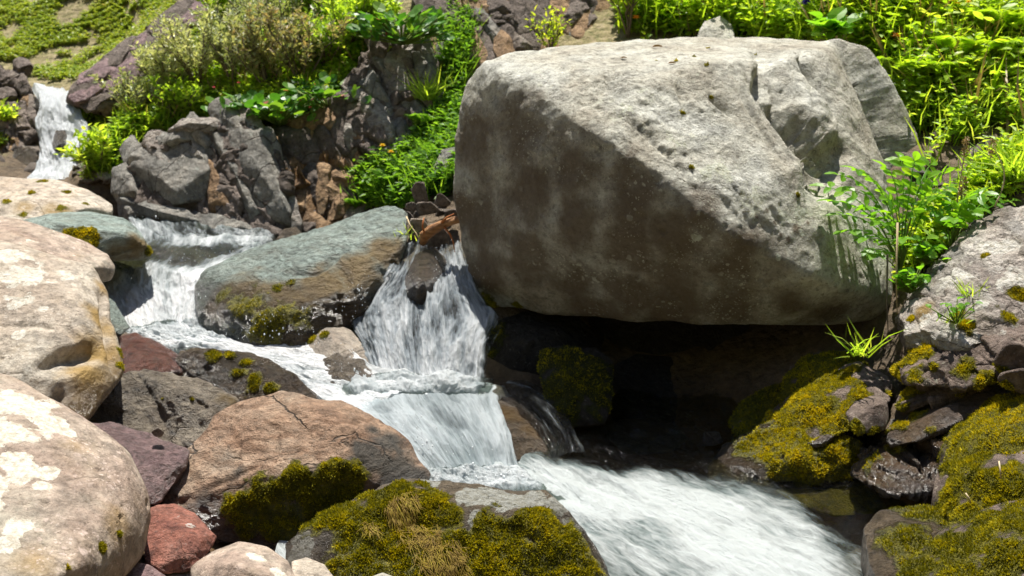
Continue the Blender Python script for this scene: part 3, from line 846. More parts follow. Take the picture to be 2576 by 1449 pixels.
# ------------------------------------------------------------------ water
def sheet(name, rows, mat, nu, nv, amp, freq, foam, edge=.12, seed=0, edge_cut=.8, ridge=.5, vfade=0.):
    ctl = PP(np.array(rows, float))                       # (R, C, 3)
    g = catmull(ctl, nv)
    g = catmull(g.transpose(1, 0, 2), nu).transpose(1, 0, 2)   # (nv, nu, 3)
    du = np.concatenate([np.zeros((nv, 1)), np.cumsum(np.linalg.norm(np.diff(g, axis=1), axis=2), 1)], 1)
    wmid = du[:, -1].mean()
    uu = np.linspace(0, 1, nu)[None, :] * wmid + np.zeros((nv, 1))
    mid = g[:, nu // 2]
    vv = np.concatenate([[0], np.cumsum(np.linalg.norm(np.diff(mid, axis=0), axis=1))])[:, None] + np.zeros((1, nu))
    V = g.reshape(-1, 3)
    ii = (np.arange(nv - 1)[:, None] * nu + np.arange(nu - 1)[None, :]).ravel()
    F = np.stack([ii, ii + nu, ii + nu + 1, ii + 1], 1)
    T = np.concatenate([F[:, [0, 1, 2]], F[:, [0, 2, 3]]])
    N = vnormals(V, T)
    if N[:, 2].mean() < 0: N = -N; F = F[:, ::-1]
    q = np.stack([uu.ravel() * freq[0], vv.ravel() * freq[1], np.full(V.shape[0], seed * 3.7)], 1)
    dsp = (1 - ridge) * fbm(q, 5, seed, .55) + ridge * (fbm(q * 1.3, 4, seed + 7, .55, ridged=True) - .2)
    su = np.linspace(0, 1, nu)[None, :] + np.zeros((nv, 1))
    e = np.minimum(su, 1 - su).ravel()
    fade = sstep(0, edge, e + .05 * fbm(np.stack([uu.ravel() * 4, vv.ravel() * 9, 0 * q[:, 0]], 1), 3, seed + 5))
    if vfade:
        ev = np.repeat(np.minimum(np.linspace(0, 1, nv), 1 - np.linspace(0, 1, nv)), nu) + .12 * fbm(q * .5, 3, seed + 9)
        fade = fade * sstep(0, vfade, ev)
    V = V + N * (amp * dsp * (.35 + .65 * fade))[:, None] - N * ((1 - fade) * .03)[:, None]
    fo = foam(su.ravel(), np.repeat(np.linspace(0, 1, nv), nu), V) if callable(foam) else np.full(len(V), foam)
    fo = fo + .5 * dsp - (1 - fade) * edge_cut
    uv = np.stack([uu.ravel(), vv.ravel()], 1)
    return link(name, mesh_np(name, V, F, mat, {'foam': fo}, uv=uv), kind='structure')


# upper rapid, chute and left cascade
sheet('stream', [
    [(300, 522, 6.35), (450, 532, 6.3), (720, 572, 6.2)],
    [(312, 552, 6.1), (470, 566, 6.05), (700, 596, 5.95)],
    [(325, 602, 5.8), (480, 612, 5.75), (668, 612, 5.7)],
    [(262, 650, 5.6), (450, 642, 5.55), (655, 628, 5.5)],
    [(250, 700, 5.4), (400, 692, 5.35), (575, 680, 5.3)],
    [(255, 770, 5.15), (400, 770, 5.1), (515, 760, 5.08)],
    [(295, 850, 4.85), (420, 840, 4.82), (530, 835, 4.85)],
    [(430, 905, 4.62), (560, 885, 4.62), (720, 862, 4.7)],
    [(690, 965, 4.35), (760, 915, 4.46), (850, 875, 4.62)],
    [(800, 1010, 4.2), (900, 965, 4.33), (965, 925, 4.46)],
    [(880, 1050, 4.05), (1030, 995, 4.22), (1180, 968, 4.36)]],
    MAT['stream_water'], 170, 480, .06, (7, 3.4),
    lambda u, v, V: 1. - .6 * np.exp(-((v - .05) / .13) ** 2) * 1. - .85 * np.exp(-((v - .3) / .085) ** 2) * (1 - .55 * sstep(.6, .95, u)), seed=1, edge=.07, edge_cut=.3)
# the glassy hump in the middle
sheet('stream', [
    [(790, 1000, 4.28), (940, 962, 4.42), (1110, 950, 4.48), (1290, 978, 4.45)],
    [(840, 1020, 4.16), (1000, 985, 4.25), (1140, 978, 4.28), (1262, 1000, 4.28)],
    [(900, 1065, 4.0), (1040, 1035, 4.05), (1175, 1030, 4.07), (1272, 1048, 4.1)],
    [(985, 1130, 3.84), (1100, 1115, 3.85), (1215, 1108, 3.88), (1292, 1110, 3.93)],
    [(1040, 1195, 3.73), (1150, 1195, 3.73), (1245, 1190, 3.75), (1312, 1178, 3.8)],
    [(1070, 1250, 3.63), (1170, 1255, 3.61), (1275, 1246, 3.63), (1340, 1226, 3.67)]],
    MAT['dome_water'], 190, 190, .035, (6, 2.2), lambda u, v, V: .62 + .45 * sstep(.25, 0, u) + .35 * sstep(.75, 1, v) + .3 * sstep(.25, 0., v), seed=2, edge=.06, edge_cut=.1)
# the fall between the two boulders
sheet('waterfall', [
    [(975, 620, 5.2), (1050, 612, 5.2), (1110, 620, 5.2), (1170, 612, 5.2)],
    [(955, 672, 4.98), (1030, 676, 4.98), (1110, 672, 4.98), (1185, 672, 4.98)],
    [(895, 745, 4.86), (1000, 750, 4.82), (1110, 745, 4.8), (1215, 735, 4.8)],
    [(870, 808, 4.76), (1000, 815, 4.68), (1110, 808, 4.64), (1262, 795, 4.66)],
    [(905, 880, 4.6), (1010, 885, 4.52), (1110, 885, 4.48), (1230, 868, 4.5)],
    [(920, 945, 4.46), (1020, 950, 4.38), (1110, 952, 4.36), (1222, 955, 4.37)],
    [(930, 995, 4.3), (1020, 1000, 4.24), (1110, 1000, 4.22), (1225, 1000, 4.26)]],
    MAT['fall_water'], 240, 280, .075, (12, 2.3), lambda u, v, V: .62 + .3 * sstep(.55, .9, v) - .35 * np.exp(-((v - .05) / .08) ** 2), seed=3, edge=.09, edge_cut=.7)
# water slipping over the brown rock to the right of the hump
sheet('stream', [
    [(1180, 985, 4.36), (1250, 965, 4.46), (1330, 958, 4.55)],
    [(1270, 1002, 4.24), (1320, 985, 4.34), (1395, 985, 4.42)],
    [(1330, 1045, 4.1), (1375, 1030, 4.18), (1430, 1032, 4.22)],
    [(1375, 1105, 3.97), (1415, 1090, 4.0), (1452, 1088, 4.04)],
    [(1392, 1155, 3.86), (1425, 1145, 3.88), (1478, 1135, 3.92)]],
    MAT['trickle_water'], 90, 120, .03, (12, 2.2), .42, seed=4, edge=.12)
# froth where the falls strike
for k, rows in enumerate([
        [[(845, 935, 4.44), (980, 925, 4.42), (1110, 925, 4.4), (1245, 940, 4.42)], [(850, 965, 4.3), (990, 962, 4.28), (1120, 962, 4.26), (1235, 972, 4.3)], [(880, 1010, 4.16), (1000, 1000, 4.17), (1120, 998, 4.18), (1215, 1005, 4.22)]],
        [[(1040, 1165, 3.76), (1130, 1160, 3.75), (1220, 1160, 3.76), (1320, 1165, 3.8)], [(1060, 1205, 3.66), (1150, 1205, 3.65), (1250, 1200, 3.66), (1350, 1195, 3.72)], [(1080, 1270, 3.52), (1190, 1275, 3.5), (1310, 1265, 3.52), (1430, 1240, 3.6)]],
        [[(300, 800, 4.98), (400, 795, 4.96), (500, 790, 4.98)], [(310, 850, 4.8), (430, 845, 4.78), (540, 840, 4.8)], [(420, 900, 4.6), (540, 885, 4.62), (640, 868, 4.68)]]]):
    sheet('white_water', rows, MAT['froth_water'], 150, 90, .075 if k < 3 else .06, (9, 9), lambda u, v, V: .95 - .5 * np.abs(v - .5) ** 2 * 4, seed=20 + k, edge=.16, edge_cut=1.3, ridge=.35, vfade=.3)
# far fall
sheet('waterfall', [
    [(80, 214, 7.6), (140, 224, 7.6), (185, 236, 7.6)],
    [(96, 250, 7.35), (150, 262, 7.3), (205, 285, 7.3)],
    [(92, 310, 7.22), (150, 318, 7.16), (228, 325, 7.18)],
    [(96, 368, 7.1), (150, 370, 7.04), (212, 365, 7.06)],
    [(90, 420, 6.95), (150, 425, 6.9), (205, 405, 6.95)],
    [(60, 455, 6.8), (140, 460, 6.75), (215, 440, 6.8)]],
    MAT['fall_water'], 90, 120, .07, (8, 2.6), lambda u, v, V: 1.9 - .5 * (v > .8), seed=5, edge=.08, edge_cut=.3)
sheet('waterfall', [
    [(-60, 360, 7.4), (-20, 365, 7.4), (25, 372, 7.4)],
    [(-60, 410, 7.1), (-10, 415, 7.1), (40, 420, 7.1)],
    [(-60, 450, 6.9), (0, 455, 6.9), (60, 450, 6.9)]],
    MAT['fall_water'], 40, 50, .05, (8, 2.6), .75, seed=6, edge=.15)

# the pool: one level sheet with waves running away from the hump
x = np.linspace(-.75, 1.75, 560); y = np.linspace(2.55, 5.1, 560)
X, Y = np.meshgrid(x, y); X = X.ravel(); Y = Y.ravel()
c0 = P(1190, 1215, 3.69)
ang = np.arctan2(X - c0[0], -(Y - c0[1])); rad = np.hypot(X - c0[0], Y - c0[1])
flow = np.array([.62, -.78]); crossv = np.array([.78, .62])
s_ = X * flow[0] + Y * flow[1]; t_ = X * crossv[0] + Y * crossv[1]
q = np.stack([s_ * 2.2, t_ * 5.5, 0 * X], 1)
wv = .032 * fbm(q, 5, 301, .55) + .02 * (fbm(q * 1.4, 4, 305, .5, ridged=True) - .2) + .008 * fbm(np.stack([X * 16, Y * 16, 0 * X], 1), 3, 309)
boil = np.exp(-(rad / .33) ** 2)
wv = wv + boil * (.03 + .035 * fbm(np.stack([X * 9, Y * 9, 0 * X], 1), 4, 311))
Z = .13 + wv - .05 * sstep(3.1, 2.7, Y)


def wb(px, py, d, rx, ry, k):
    c = P(px, py, d)
    return k * np.exp(-((X - c[0]) / rx) ** 2 - ((Y - c[1]) / ry) ** 2)


foam = .5 + wb(1300, 1235, 3.6, .42, .22, .75) + wb(1150, 1260, 3.6, .4, .3, .6) + wb(1650, 1240, 3.58, .35, .1, .5) + wb(1750, 1380, 3.22, .5, .33, .3) + wb(1500, 1160, 3.78, .22, .07, .45)
foam = foam + wb(1620, 1190, 3.7, .35, .1, .4) + wb(1880, 1290, 3.46, .3, .2, .5) + wb(1960, 1390, 3.2, .22, .25, .5) - wb(1960, 1105, 3.9, .5, .2, .75) - wb(1700, 1075, 4.02, .6, .2, .55) - wb(2240, 1240, 3.52, .34, .26, 1.0) - wb(2330, 1230, 3.6, .3, .3, .6) - wb(2200, 1400, 3.2, .16, .25, .3) - wb(1480, 1125, 3.88, .2, .06, .3)
foam = foam + 4.5 * wv - .6 * sstep(4.1, 4.4, Y)
nx = len(x)
ii = (np.arange(nx - 1)[:, None] * nx + np.arange(nx - 1)[None, :]).ravel()
link('water', mesh_np('water', np.stack([X, Y, Z], 1), np.stack([ii, ii + 1, ii + nx + 1, ii + nx], 1), MAT['pool_water'], {'foam': foam},
                      uv=np.stack([t_ * 1.5, s_ * .55], 1)), kind='structure')
# ------------------------------------------------------------------ the great boulder
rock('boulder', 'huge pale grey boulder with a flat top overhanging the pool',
     [(1140, 300, 4.78), (1165, 215, 4.8), (1213, 150, 4.72), (1300, 128, 4.85), (1560, 102, 5.25), (1800, 93, 5.5), (1950, 100, 5.6), (2060, 101, 5.45), (2098, 106, 5.25),
      (2122, 181, 5.05), (2176, 275, 4.9), (2202, 327, 4.84), (2208, 394, 4.78), (2262, 640, 4.5), (2258, 762, 4.3), (2228, 800, 4.25), (2180, 816, 4.22),
      (1920, 823, 4.14), (1640, 806, 4.24), (1390, 757, 4.45), (1262, 780, 4.62), (1196, 748, 4.66), (1166, 640, 4.7), (1140, 500, 4.75)],
     [(1225, 168, 4.62), (1480, 176, 4.5), (1700, 172, 4.5), (1880, 152, 4.6), (2090, 130, 5.0),
      (1310, 210, 4.45), (1500, 330, 4.16), (1640, 430, 4.04), (1750, 530, 3.96), (1900, 625, 3.95), (2080, 715, 4.0), (2200, 735, 4.1),
      (1290, 420, 4.42), (1300, 640, 4.38), (1600, 640, 4.08), (1420, 560, 4.2), (1220, 420, 4.54),
      (2060, 430, 4.22), (2090, 600, 4.15), (2150, 300, 4.74)],
     hull2=[(2060, 101, 5.45), (2098, 104, 5.24), (2190, 116, 5.24), (2236, 200, 5.2), (2292, 290, 5.15), (2318, 360, 5.1), (2310, 420, 5.06), (2262, 640, 4.9), (2150, 700, 4.75), (1500, 740, 4.6), (1400, 300, 4.7), (1300, 600, 5.0),
            (1700, 150, 5.3), (2100, 150, 5.7), (2200, 300, 5.7), (2180, 620, 5.5), (1500, 500, 5.5)],
     dshift=.25, thick=.55, lvl=8, p=90, chips=4, chip=(.96, .99), amp=.026, freq=4.5, rough=.9, mat=MAT['granite_grey'], seed=11, pits=.012,
     ruff=[(1560, 260, .2, .02), (1480, 215, .1, .016), (1700, 250, .16, .02), (1640, 380, .14, .02), (1800, 430, .14, .018), (1900, 520, .14, .018), (1350, 190, .06, .02)],
     carve=[(2085, 425, (.1, .25, .09), .11), (2125, 390, (.06, .25, .07), .05)],
     grooves=[([(1902, 130), (1912, 220), (1955, 300), (2010, 370), (2062, 430)], .075, .11, .5),
              ([(1945, 285), (1990, 345), (2030, 395), (2075, 445)], .065, .12, .6),
              ([(2015, 145), (2058, 215), (2105, 285)], .05, .075, .5),
              ([(1840, 170), (1880, 260), (1950, 380), (2000, 450)], .014, .022, 0), ([(1870, 150), (1885, 210), (1930, 310), (1990, 400)], .012, .018, 0),
              ([(2040, 200), (2052, 260), (2048, 320)], .014, .016, 0), ([(1785, 245), (1815, 270), (1850, 300)], .025, .035, .3),
              ([(1520, 190), (1535, 225), (1560, 255)], .022, .03, .3), ([(1700, 210), (1715, 260), (1735, 290)], .02, .028, .3), ([(1540, 290), (1600, 320), (1680, 390), (1740, 470)], .018, .018, .3)],
     lichen=[(1560, 270, .09, .5), (1800, 430, .1, .6), (1900, 500, .12, .58), (1750, 600, .035, .7), (2000, 540, .12, .6), (1640, 240, .08, .5), (2080, 660, .08, .52), (1700, 350, .1, .52), (1960, 650, .02, .8)],
     stain=[(1200, 350, 0.17, 0.80), (1190, 550, 0.17, 0.95), (1210, 680, 0.17, 0.95), (1310, 330, 0.17, 0.80), (1320, 500, 0.17, 0.95), (1320, 650, 0.17, 0.95), (1450, 430, 0.17, 0.80), (1450, 560, 0.17, 0.95), (1450, 700, 0.17, 0.95), (1580, 500, 0.17, 0.95), (1580, 620, 0.17, 0.95), (1580, 740, 0.17, 0.95), (1700, 590, 0.17, 0.95), (1700, 720, 0.17, 0.95), (1840, 670, 0.17, 0.95), (1840, 770, 0.17, 0.95), (1980, 765, 0.10, 0.95), (2080, 790, 0.10, 0.95), (1500, 790, 0.17, 0.95), (1690, 790, 0.17, 0.95), (1740, 545, .05, .95),  # brown rock below the ridge, with extra darkness painted in for its shade
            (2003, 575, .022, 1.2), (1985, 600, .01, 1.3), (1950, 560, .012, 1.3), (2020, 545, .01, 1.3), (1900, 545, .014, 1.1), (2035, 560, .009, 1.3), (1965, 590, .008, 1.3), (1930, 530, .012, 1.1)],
     moss=[(1230, 768, .05, 1), (1300, 765, .03, 1), (1722, 278, .012, 1.2), (1790, 245, .014, 1.1), (1740, 420, .01, 1.2), (1775, 162, .012, 1.2), (2005, 490, .012, 1.1), (1700, 152, .014, 1), (1745, 140, .01, 1), (1650, 150, .008, 1.1), (1900, 135, .008, 1.1), (1780, 118, .012, 1)],
     moss_n=2600, moss_len=.0095, moss_puff=.5)

# ------------------------------------------------------------------ left bank, from the front to the back
rock('boulder', 'big pinkish boulder with white lichen blotches in the lower left corner',
     [(-260, 1000, 3.0), (-60, 925, 3.2), (40, 950, 3.2), (165, 1022, 3.15), (262, 1082, 3.1), (335, 1140, 3.05), (374, 1222, 3.0), (381, 1290, 2.96), (366, 1396, 2.86), (310, 1420, 2.78), (250, 1540, 2.55), (-200, 1640, 2.2)],
     [(60, 1060, 2.95), (200, 1160, 2.86), (300, 1260, 2.8), (320, 1370, 2.72), (60, 1300, 2.6), (180, 1440, 2.46)],
     thick=.7, lvl=7, amp=.014, freq=6, mat=MAT['pink_white'], seed=21, chips=8, chip=(.9, .98), p=45,
     lichen=[(60, 1020, .12, .95), (120, 1060, .09, .9), (20, 1090, .08, .9), (60, 1180, .06, .95), (30, 1160, .05, .9), (115, 1190, .04, 1.1), (105, 1220, .03, .9), (30, 1330, .045, .95), (5, 1370, .04, 1), (-60, 1250, .1, .9)],
     stain=[(80, 1420, .05, .5), (300, 1330, .06, .5), (200, 1120, .05, .4)], moss=[(256, 1374, .018, 1.2), (300, 1345, .008, 1.2), (175, 1425, .008, 1.2)], moss_n=1200, pits=.01)
rock('boulder', 'tall cream boulder with a hollow and an ochre wet right side beside the chute',
     [(-260, 640, 4.2), (0, 600, 4.35), (130, 650, 4.35), (232, 668, 4.3), (268, 735, 4.2), (296, 850, 4.0), (310, 935, 3.85), (262, 1000, 3.72), (232, 1052, 3.62), (150, 1130, 3.5), (-250, 1150, 3.4)],
     [(60, 700, 4.05), (170, 740, 3.98), (225, 800, 3.9), (180, 880, 3.72), (215, 960, 3.66), (60, 930, 3.6), (60, 830, 3.8)],
     thick=.6, lvl=7, amp=.022, freq=5, mat=MAT['cream_stone'], seed=22, chips=6, p=50, rough=.8,
     carve=[(160, 905, (.06, .1, .035), .05), (215, 890, (.06, .1, .03), .04)], grooves=[([(165, 815), (180, 835), (185, 850)], .02, .022, 0), ([(95, 930), (150, 900), (240, 895)], .022, .025, 0), ([(258, 740), (275, 850), (290, 930)], .018, .045, 0), ([(0, 820), (80, 815), (140, 830)], .012, .012, 0), ([(140, 940), (150, 1000), (140, 1040)], .02, .03, 0)],
     stain=[(250, 800, .07, 1), (260, 880, .09, 1.1), (235, 960, .09, 1), (220, 1030, .07, 1), (265, 720, .05, .9), (300, 930, .04, .8)],
     lichen=[(60, 690, .12, .8), (20, 640, .1, .8), (160, 690, .06, .75), (40, 760, .07, .75), (45, 845, .03, .9), (110, 780, .03, .8)],
     moss=[(303, 885, .02, 1.3), (305, 920, .018, 1.2)], moss_n=500, wet=.12, wetz=.5)
rock('boulder', 'flat pinkish slab behind the tall cream boulder',
     [(-250, 560, 4.9), (0, 543, 5.0), (85, 560, 5.0), (200, 602, 4.95), (275, 640, 4.9), (290, 672, 4.85), (284, 705, 4.8), (240, 700, 4.7), (0, 760, 4.5), (-250, 760, 4.4)],
     [(60, 620, 4.65), (230, 680, 4.66), (200, 640, 4.78)],
     thick=.4, lvl=6, amp=.014, mat=MAT['pink_white'], seed=23, lichen=[(80, 600, .06, .55)])
rock('boulder', 'broad cream boulder spotted with rusty moss at the left edge',
     [(-200, 440, 5.8), (0, 446, 5.8), (130, 450, 5.85), (225, 478, 5.8), (284, 515, 5.7), (293, 548, 5.6), (200, 548, 5.45), (60, 570, 5.3), (-200, 560, 5.3)],
     [(100, 500, 5.5), (220, 525, 5.5)], thick=.5, lvl=6, amp=.018, mat=MAT['cream_stone'], seed=24,
     moss=[(110, 455, .035, .95), (20, 508, .03, .9), (165, 478, .03, .9), (150, 520, .04, .8), (60, 540, .04, .7), (215, 505, .02, .9), (80, 480, .02, .8)], moss_n=1500, stain=[(150, 530, .08, .7), (60, 520, .06, .6)])
rock('boulder', 'grey green slab with an orange moss cushion under its ledge',
     [(20, 560, 5.3), (120, 533, 5.4), (220, 530, 5.4), (312, 548, 5.35), (362, 590, 5.3), (398, 642, 5.25), (360, 655, 5.22), (282, 655, 5.1), (200, 625, 5.0), (60, 600, 5.05)],
     [(150, 560, 5.08), (250, 578, 5.08), (322, 588, 5.12), (250, 615, 5.06), (340, 630, 5.16)], thick=.35, lvl=6, amp=.02, mat=MAT['green_grey'], seed=25,
     moss=[(205, 592, .04, 1.1), (235, 600, .045, 1.1), (175, 582, .03, 1), (375, 630, .03, .9)], moss_n=2200, moss_tone=.15, stain=[(350, 620, .07, 1), (300, 640, .06, .7)], strata=(.03, 14, (.1, -.3, 1)))
rock('stone', 'wet dark red stone glinting at the foot of the chute',
     [(298, 845, 4.4), (340, 835, 4.45), (400, 862, 4.4), (455, 895, 4.3), (462, 945, 4.2), (380, 985, 4.1), (300, 960, 4.1)], [(360, 900, 4.2), (420, 920, 4.18)],
     thick=.25, lvl=6, amp=.015, freq=12, mat=MAT['red_stone'], seed=26, wet=1, cat='rock')
rock('stone', 'small grey stone wedged between cream boulder and chute',
     [(272, 745, 4.75), (290, 760, 4.75), (300, 800, 4.65), (325, 822, 4.6), (300, 850, 4.5), (275, 820, 4.5)], thick=.15, lvl=5, amp=.01, mat=MAT['green_grey'], seed=27, wet=.4, cat='rock')
rock('boulder', 'dark brown leaning rock with a mossy green stripe beside the white chute',
     [(445, 905, 4.26), (455, 885, 4.28), (530, 880, 4.3), (640, 893, 4.28), (690, 912, 4.24), (760, 955, 4.15), (812, 1008, 4.06), (770, 1050, 4.02), (600, 1060, 4.06), (470, 1000, 4.16), (446, 950, 4.22)],
     [(560, 895, 4.27), (670, 922, 4.21), (560, 960, 4.22), (690, 985, 4.14), (620, 930, 4.23), (520, 940, 4.24)], thick=.3, lvl=7, amp=.02, freq=9, mat=MAT['dark_wet'], seed=28, rough=1.2, p=180, chips=16, chip=(.84, .97), strata=(.02, 20, (.3, -.2, 1)),
     moss=[(540, 888, .035, 1.1), (580, 893, .03, 1.1), (620, 910, .035, 1), (600, 940, .04, .95), (640, 960, .045, .95), (680, 975, .04, .9)], moss_n=4000, moss_tone=-.05, wet=.85)
rock('boulder', 'dark grey furrowed rock with one green moss dot',
     [(236, 985, 3.98), (300, 950, 4.05), (368, 930, 4.07), (440, 945, 4.07), (530, 968, 4.04), (612, 1015, 3.98), (560, 1100, 3.86), (470, 1160, 3.8), (330, 1150, 3.8), (225, 1080, 3.88), (226, 1020, 3.94)],
     [(380, 975, 4.0), (345, 1010, 3.96), (480, 1015, 3.98), (430, 1080, 3.91), (560, 1030, 3.94), (410, 950, 4.03)], thick=.35, lvl=7, amp=.03, freq=7, mat=MAT['grey_wet'], seed=29, rough=1.3, p=180, chips=16, chip=(.85, .97), strata=(.02, 13, (.6, -.3, .7)),
     moss=[(483, 1005, .009, 1.3), (408, 1003, .008, 1.3)], moss_n=250, stain=[(590, 1010, .05, 1), (560, 1000, .04, .8)], wet=.35,
     grooves=[([(350, 950), (400, 1030), (430, 1120)], .015, .02, 0), ([(450, 960), (500, 1010), (560, 1050)], .012, .015, 0)])
rock('boulder', 'purple grey stone lying between pink boulder and tan boulder',
     [(225, 1065, 3.62), (290, 1062, 3.66), (370, 1098, 3.6), (470, 1135, 3.5), (465, 1190, 3.4), (400, 1270, 3.25), (330, 1290, 3.2), (260, 1150, 3.4)], [(370, 1140, 3.45), (390, 1200, 3.36)],
     thick=.3, lvl=6, amp=.02, freq=8, mat=MAT['purple_stone'], seed=30, wet=.5, rough=1.2, p=180, chips=14, chip=(.85, .97))
rock('stone', 'little brown pebble perched on the purple stone',
     blob(397, 1088, 32, 26, 3.5, np.random.default_rng(4)), thick=.03, lvl=4, amp=.004, mat=MAT['rubble'], seed=31, cat='rock')
rock('boulder', 'large tan boulder with a mossy skirt in the middle foreground',
     [(388, 1240, 3.42), (470, 1140, 3.58), (545, 1045, 3.72), (640, 1000, 3.78), (700, 986, 3.8), (780, 1003, 3.8), (885, 1022, 3.78), (950, 1055, 3.72), (1010, 1100, 3.66), (1086, 1195, 3.52), (1040, 1270, 3.42), (900, 1330, 3.36), (700, 1400, 3.3), (560, 1370, 3.3), (440, 1300, 3.34)],
     [(660, 1050, 3.62), (800, 1055, 3.6), (885, 1075, 3.52), (866, 1165, 3.38), (720, 1205, 3.38), (560, 1190, 3.44), (490, 1240, 3.36), (810, 1190, 3.37), (600, 1272, 3.35), (880, 1240, 3.37), (990, 1160, 3.56)],
     thick=.4, lvl=7, amp=.026, freq=5, mat=MAT['tan_stone'], seed=32, p=120, rough=1.1, wetz=.24, chips=8, pits=.012,
     moss=[(610, 1290, .07, 1.1), (680, 1240, .07, 1.05), (750, 1215, .065, 1.05), (830, 1200, .06, 1.1), (880, 1190, .05, 1), (700, 1310, .1, 1.05), (800, 1260, .09, 1.05), (870, 1250, .07, .95), (620, 1330, .06, .9)],
     moss_n=17000, moss_len=.0095, stain=[(980, 1110, .08, 1.2), (930, 1150, .07, 1.25), (1000, 1180, .1, 1.3), (940, 1080, .05, 1.1), (1050, 1200, .06, 1.2), (905, 1120, .03, 1), (890, 1160, .03, 1), (600, 1180, .03, .6), (520, 1260, .04, .7)],  # right facet: dark grey stain, with its shade painted in as well
     grooves=[([(690, 1070), (697, 1120), (690, 1165)], .012, .014, 0), ([(560, 1060), (600, 1120), (590, 1200)], .012, .012, 0), ([(760, 1010), (740, 1060), (800, 1110)], .01, .01, 0), ([(450, 1270), (540, 1220), (640, 1180)], .012, .014, 0)])
rock('boulder', 'moss covered boulder with a bare grey crest at the bottom centre',
     [(718, 1370, 3.14), (760, 1325, 3.2), (850, 1280, 3.26), (960, 1222, 3.32), (1030, 1208, 3.34), (1140, 1212, 3.34), (1210, 1232, 3.32), (1300, 1236, 3.32), (1370, 1243, 3.32), (1425, 1290, 3.26), (1470, 1345, 3.2), (1530, 1460, 3.08), (1480, 1580, 2.95), (900, 1600, 2.85), (730, 1500, 2.98)],
     [(850, 1300, 3.19), (1000, 1240, 3.22), (1170, 1285, 3.2), (1200, 1320, 3.15), (1330, 1295, 3.19), (1000, 1350, 3.11), (1290, 1390, 3.09), (1120, 1420, 3.03), (850, 1410, 3.07), (1420, 1390, 3.11), (1060, 1260, 3.2)],
     thick=.35, lvl=7, amp=.03, freq=5, mat=MAT['mossy_dark'], seed=33, wetz=.24, lichen=[(1180, 1245, .06, 1.1), (1250, 1250, .07, 1.1), (1330, 1260, .07, 1.1), (1400, 1275, .05, 1), (1200, 1300, .04, 1), (1080, 1215, .04, .9), (760, 1360, .05, 1), (740, 1400, .05, .9), (960, 1232, .02, .9), (1440, 1320, .04, .9)], rough=1.3, chips=6, p=100,
     moss=[(800, 1320, .05, .95), (880, 1290, .05, 1), (960, 1250, .06, 1.1), (900, 1350, .09, 1.1), (1010, 1300, .1, 1.15), (1090, 1260, .06, 1.05), (1000, 1400, .13, 1.15), (1130, 1370, .1, 1.1), (1230, 1330, .08, 1.1), (1330, 1310, .07, 1.1), (1300, 1400, .12, 1.15), (1410, 1370, .09, 1.1), (1200, 1440, .1, 1), (1450, 1440, .08, .95), (880, 1430, .09, .95), (820, 1300, .06, 1), (870, 1275, .06, 1), (920, 1245, .05, 1.05), (1000, 1216, .05, 1.05), (1060, 1215, .04, 1), (780, 1315, .04, .9), (1060, 1330, .1, 1.15), (1180, 1400, .1, 1.15), (1260, 1360, .08, 1.15), (950, 1310, .08, 1.15), (940, 1380, .1, 1.1), (1370, 1340, .08, 1.1), (1380, 1430, .1, 1.1), (1040, 1440, .1, 1.1), (1120, 1300, .06, 1.05)],
     moss_n=55000, moss_len=.0095, straw=[(1020, 1290, .05), (1060, 1340, .06), (1090, 1390, .06), (1120, 1430, .06), (940, 1330, .03), (1150, 1449, .05)], straw_n=1900)
rock('stone', 'broken rusty red stone between pink boulder and mossy tan boulder',
     [(372, 1270, 3.2), (430, 1262, 3.24), (490, 1290, 3.2), (542, 1350, 3.1), (520, 1385, 3.04), (500, 1430, 2.96), (420, 1450, 2.9), (362, 1420, 2.94)], [(425, 1340, 3.05), (480, 1345, 3.04), (530, 1358, 3.06)],
     thick=.2, lvl=6, amp=.012, freq=10, mat=MAT['red_stone'], seed=34, rough=1, p=180, chips=16, chip=(.84, .97), cat='rock', lichen=[(480, 1320, .02, .6), (450, 1300, .02, .55)])
rock('stone', 'pale pinkish white rounded stone at the bottom edge left of the moss boulder',
     [(480, 1425, 2.92), (520, 1390, 2.98), (600, 1362, 3.02), (670, 1375, 3.0), (725, 1410, 2.95), (746, 1460, 2.88), (700, 1540, 2.76), (500, 1540, 2.76)], [(590, 1420, 2.84), (660, 1450, 2.8)],
     thick=.2, lvl=6, amp=.009, mat=MAT['pink_white'], seed=35, cat='rock', wetz=.2, lichen=[(640, 1400, .04, .7), (700, 1440, .04, .8)])
rock('stone', 'smooth grey mauve stone at the bottom edge beside the lichen boulder',
     [(205, 1450, 2.8), (250, 1420, 2.86), (320, 1408, 2.88), (390, 1425, 2.86), (432, 1455, 2.8), (420, 1540, 2.68), (220, 1540, 2.66)], thick=.2, lvl=6, amp=.006, mat=MAT['purple_stone'], seed=36, cat='rock', lichen=[(300, 1430, .012, .9)])
rock('stone', 'smooth pale olive stone half hidden behind the pinkish white stone',
     [(735, 1410, 2.98), (770, 1400, 3.0), (815, 1420, 2.98), (845, 1460, 2.92), (820, 1540, 2.8), (730, 1540, 2.8)], thick=.15, lvl=5, amp=.004, mat=MAT['cream_stone'], seed=37, cat='rock')
rock('stone', 'flat pale stone tucked under the rusty red stone',
     [(420, 1440, 2.96), (470, 1425, 3.0), (510, 1440, 2.98), (500, 1500, 2.88), (420, 1500, 2.86)], thick=.15, lvl=5, amp=.004, mat=MAT['cream_stone'], seed=38, cat='rock')
rock('stone', 'tiny dark blue pebble in the gap by the tan boulder',
     blob(522, 1392, 40, 26, 3.06, np.random.default_rng(5)), thick=.04, lvl=4, amp=.003, mat=MAT['dark_wet'], seed=39, cat='rock', wet=1)
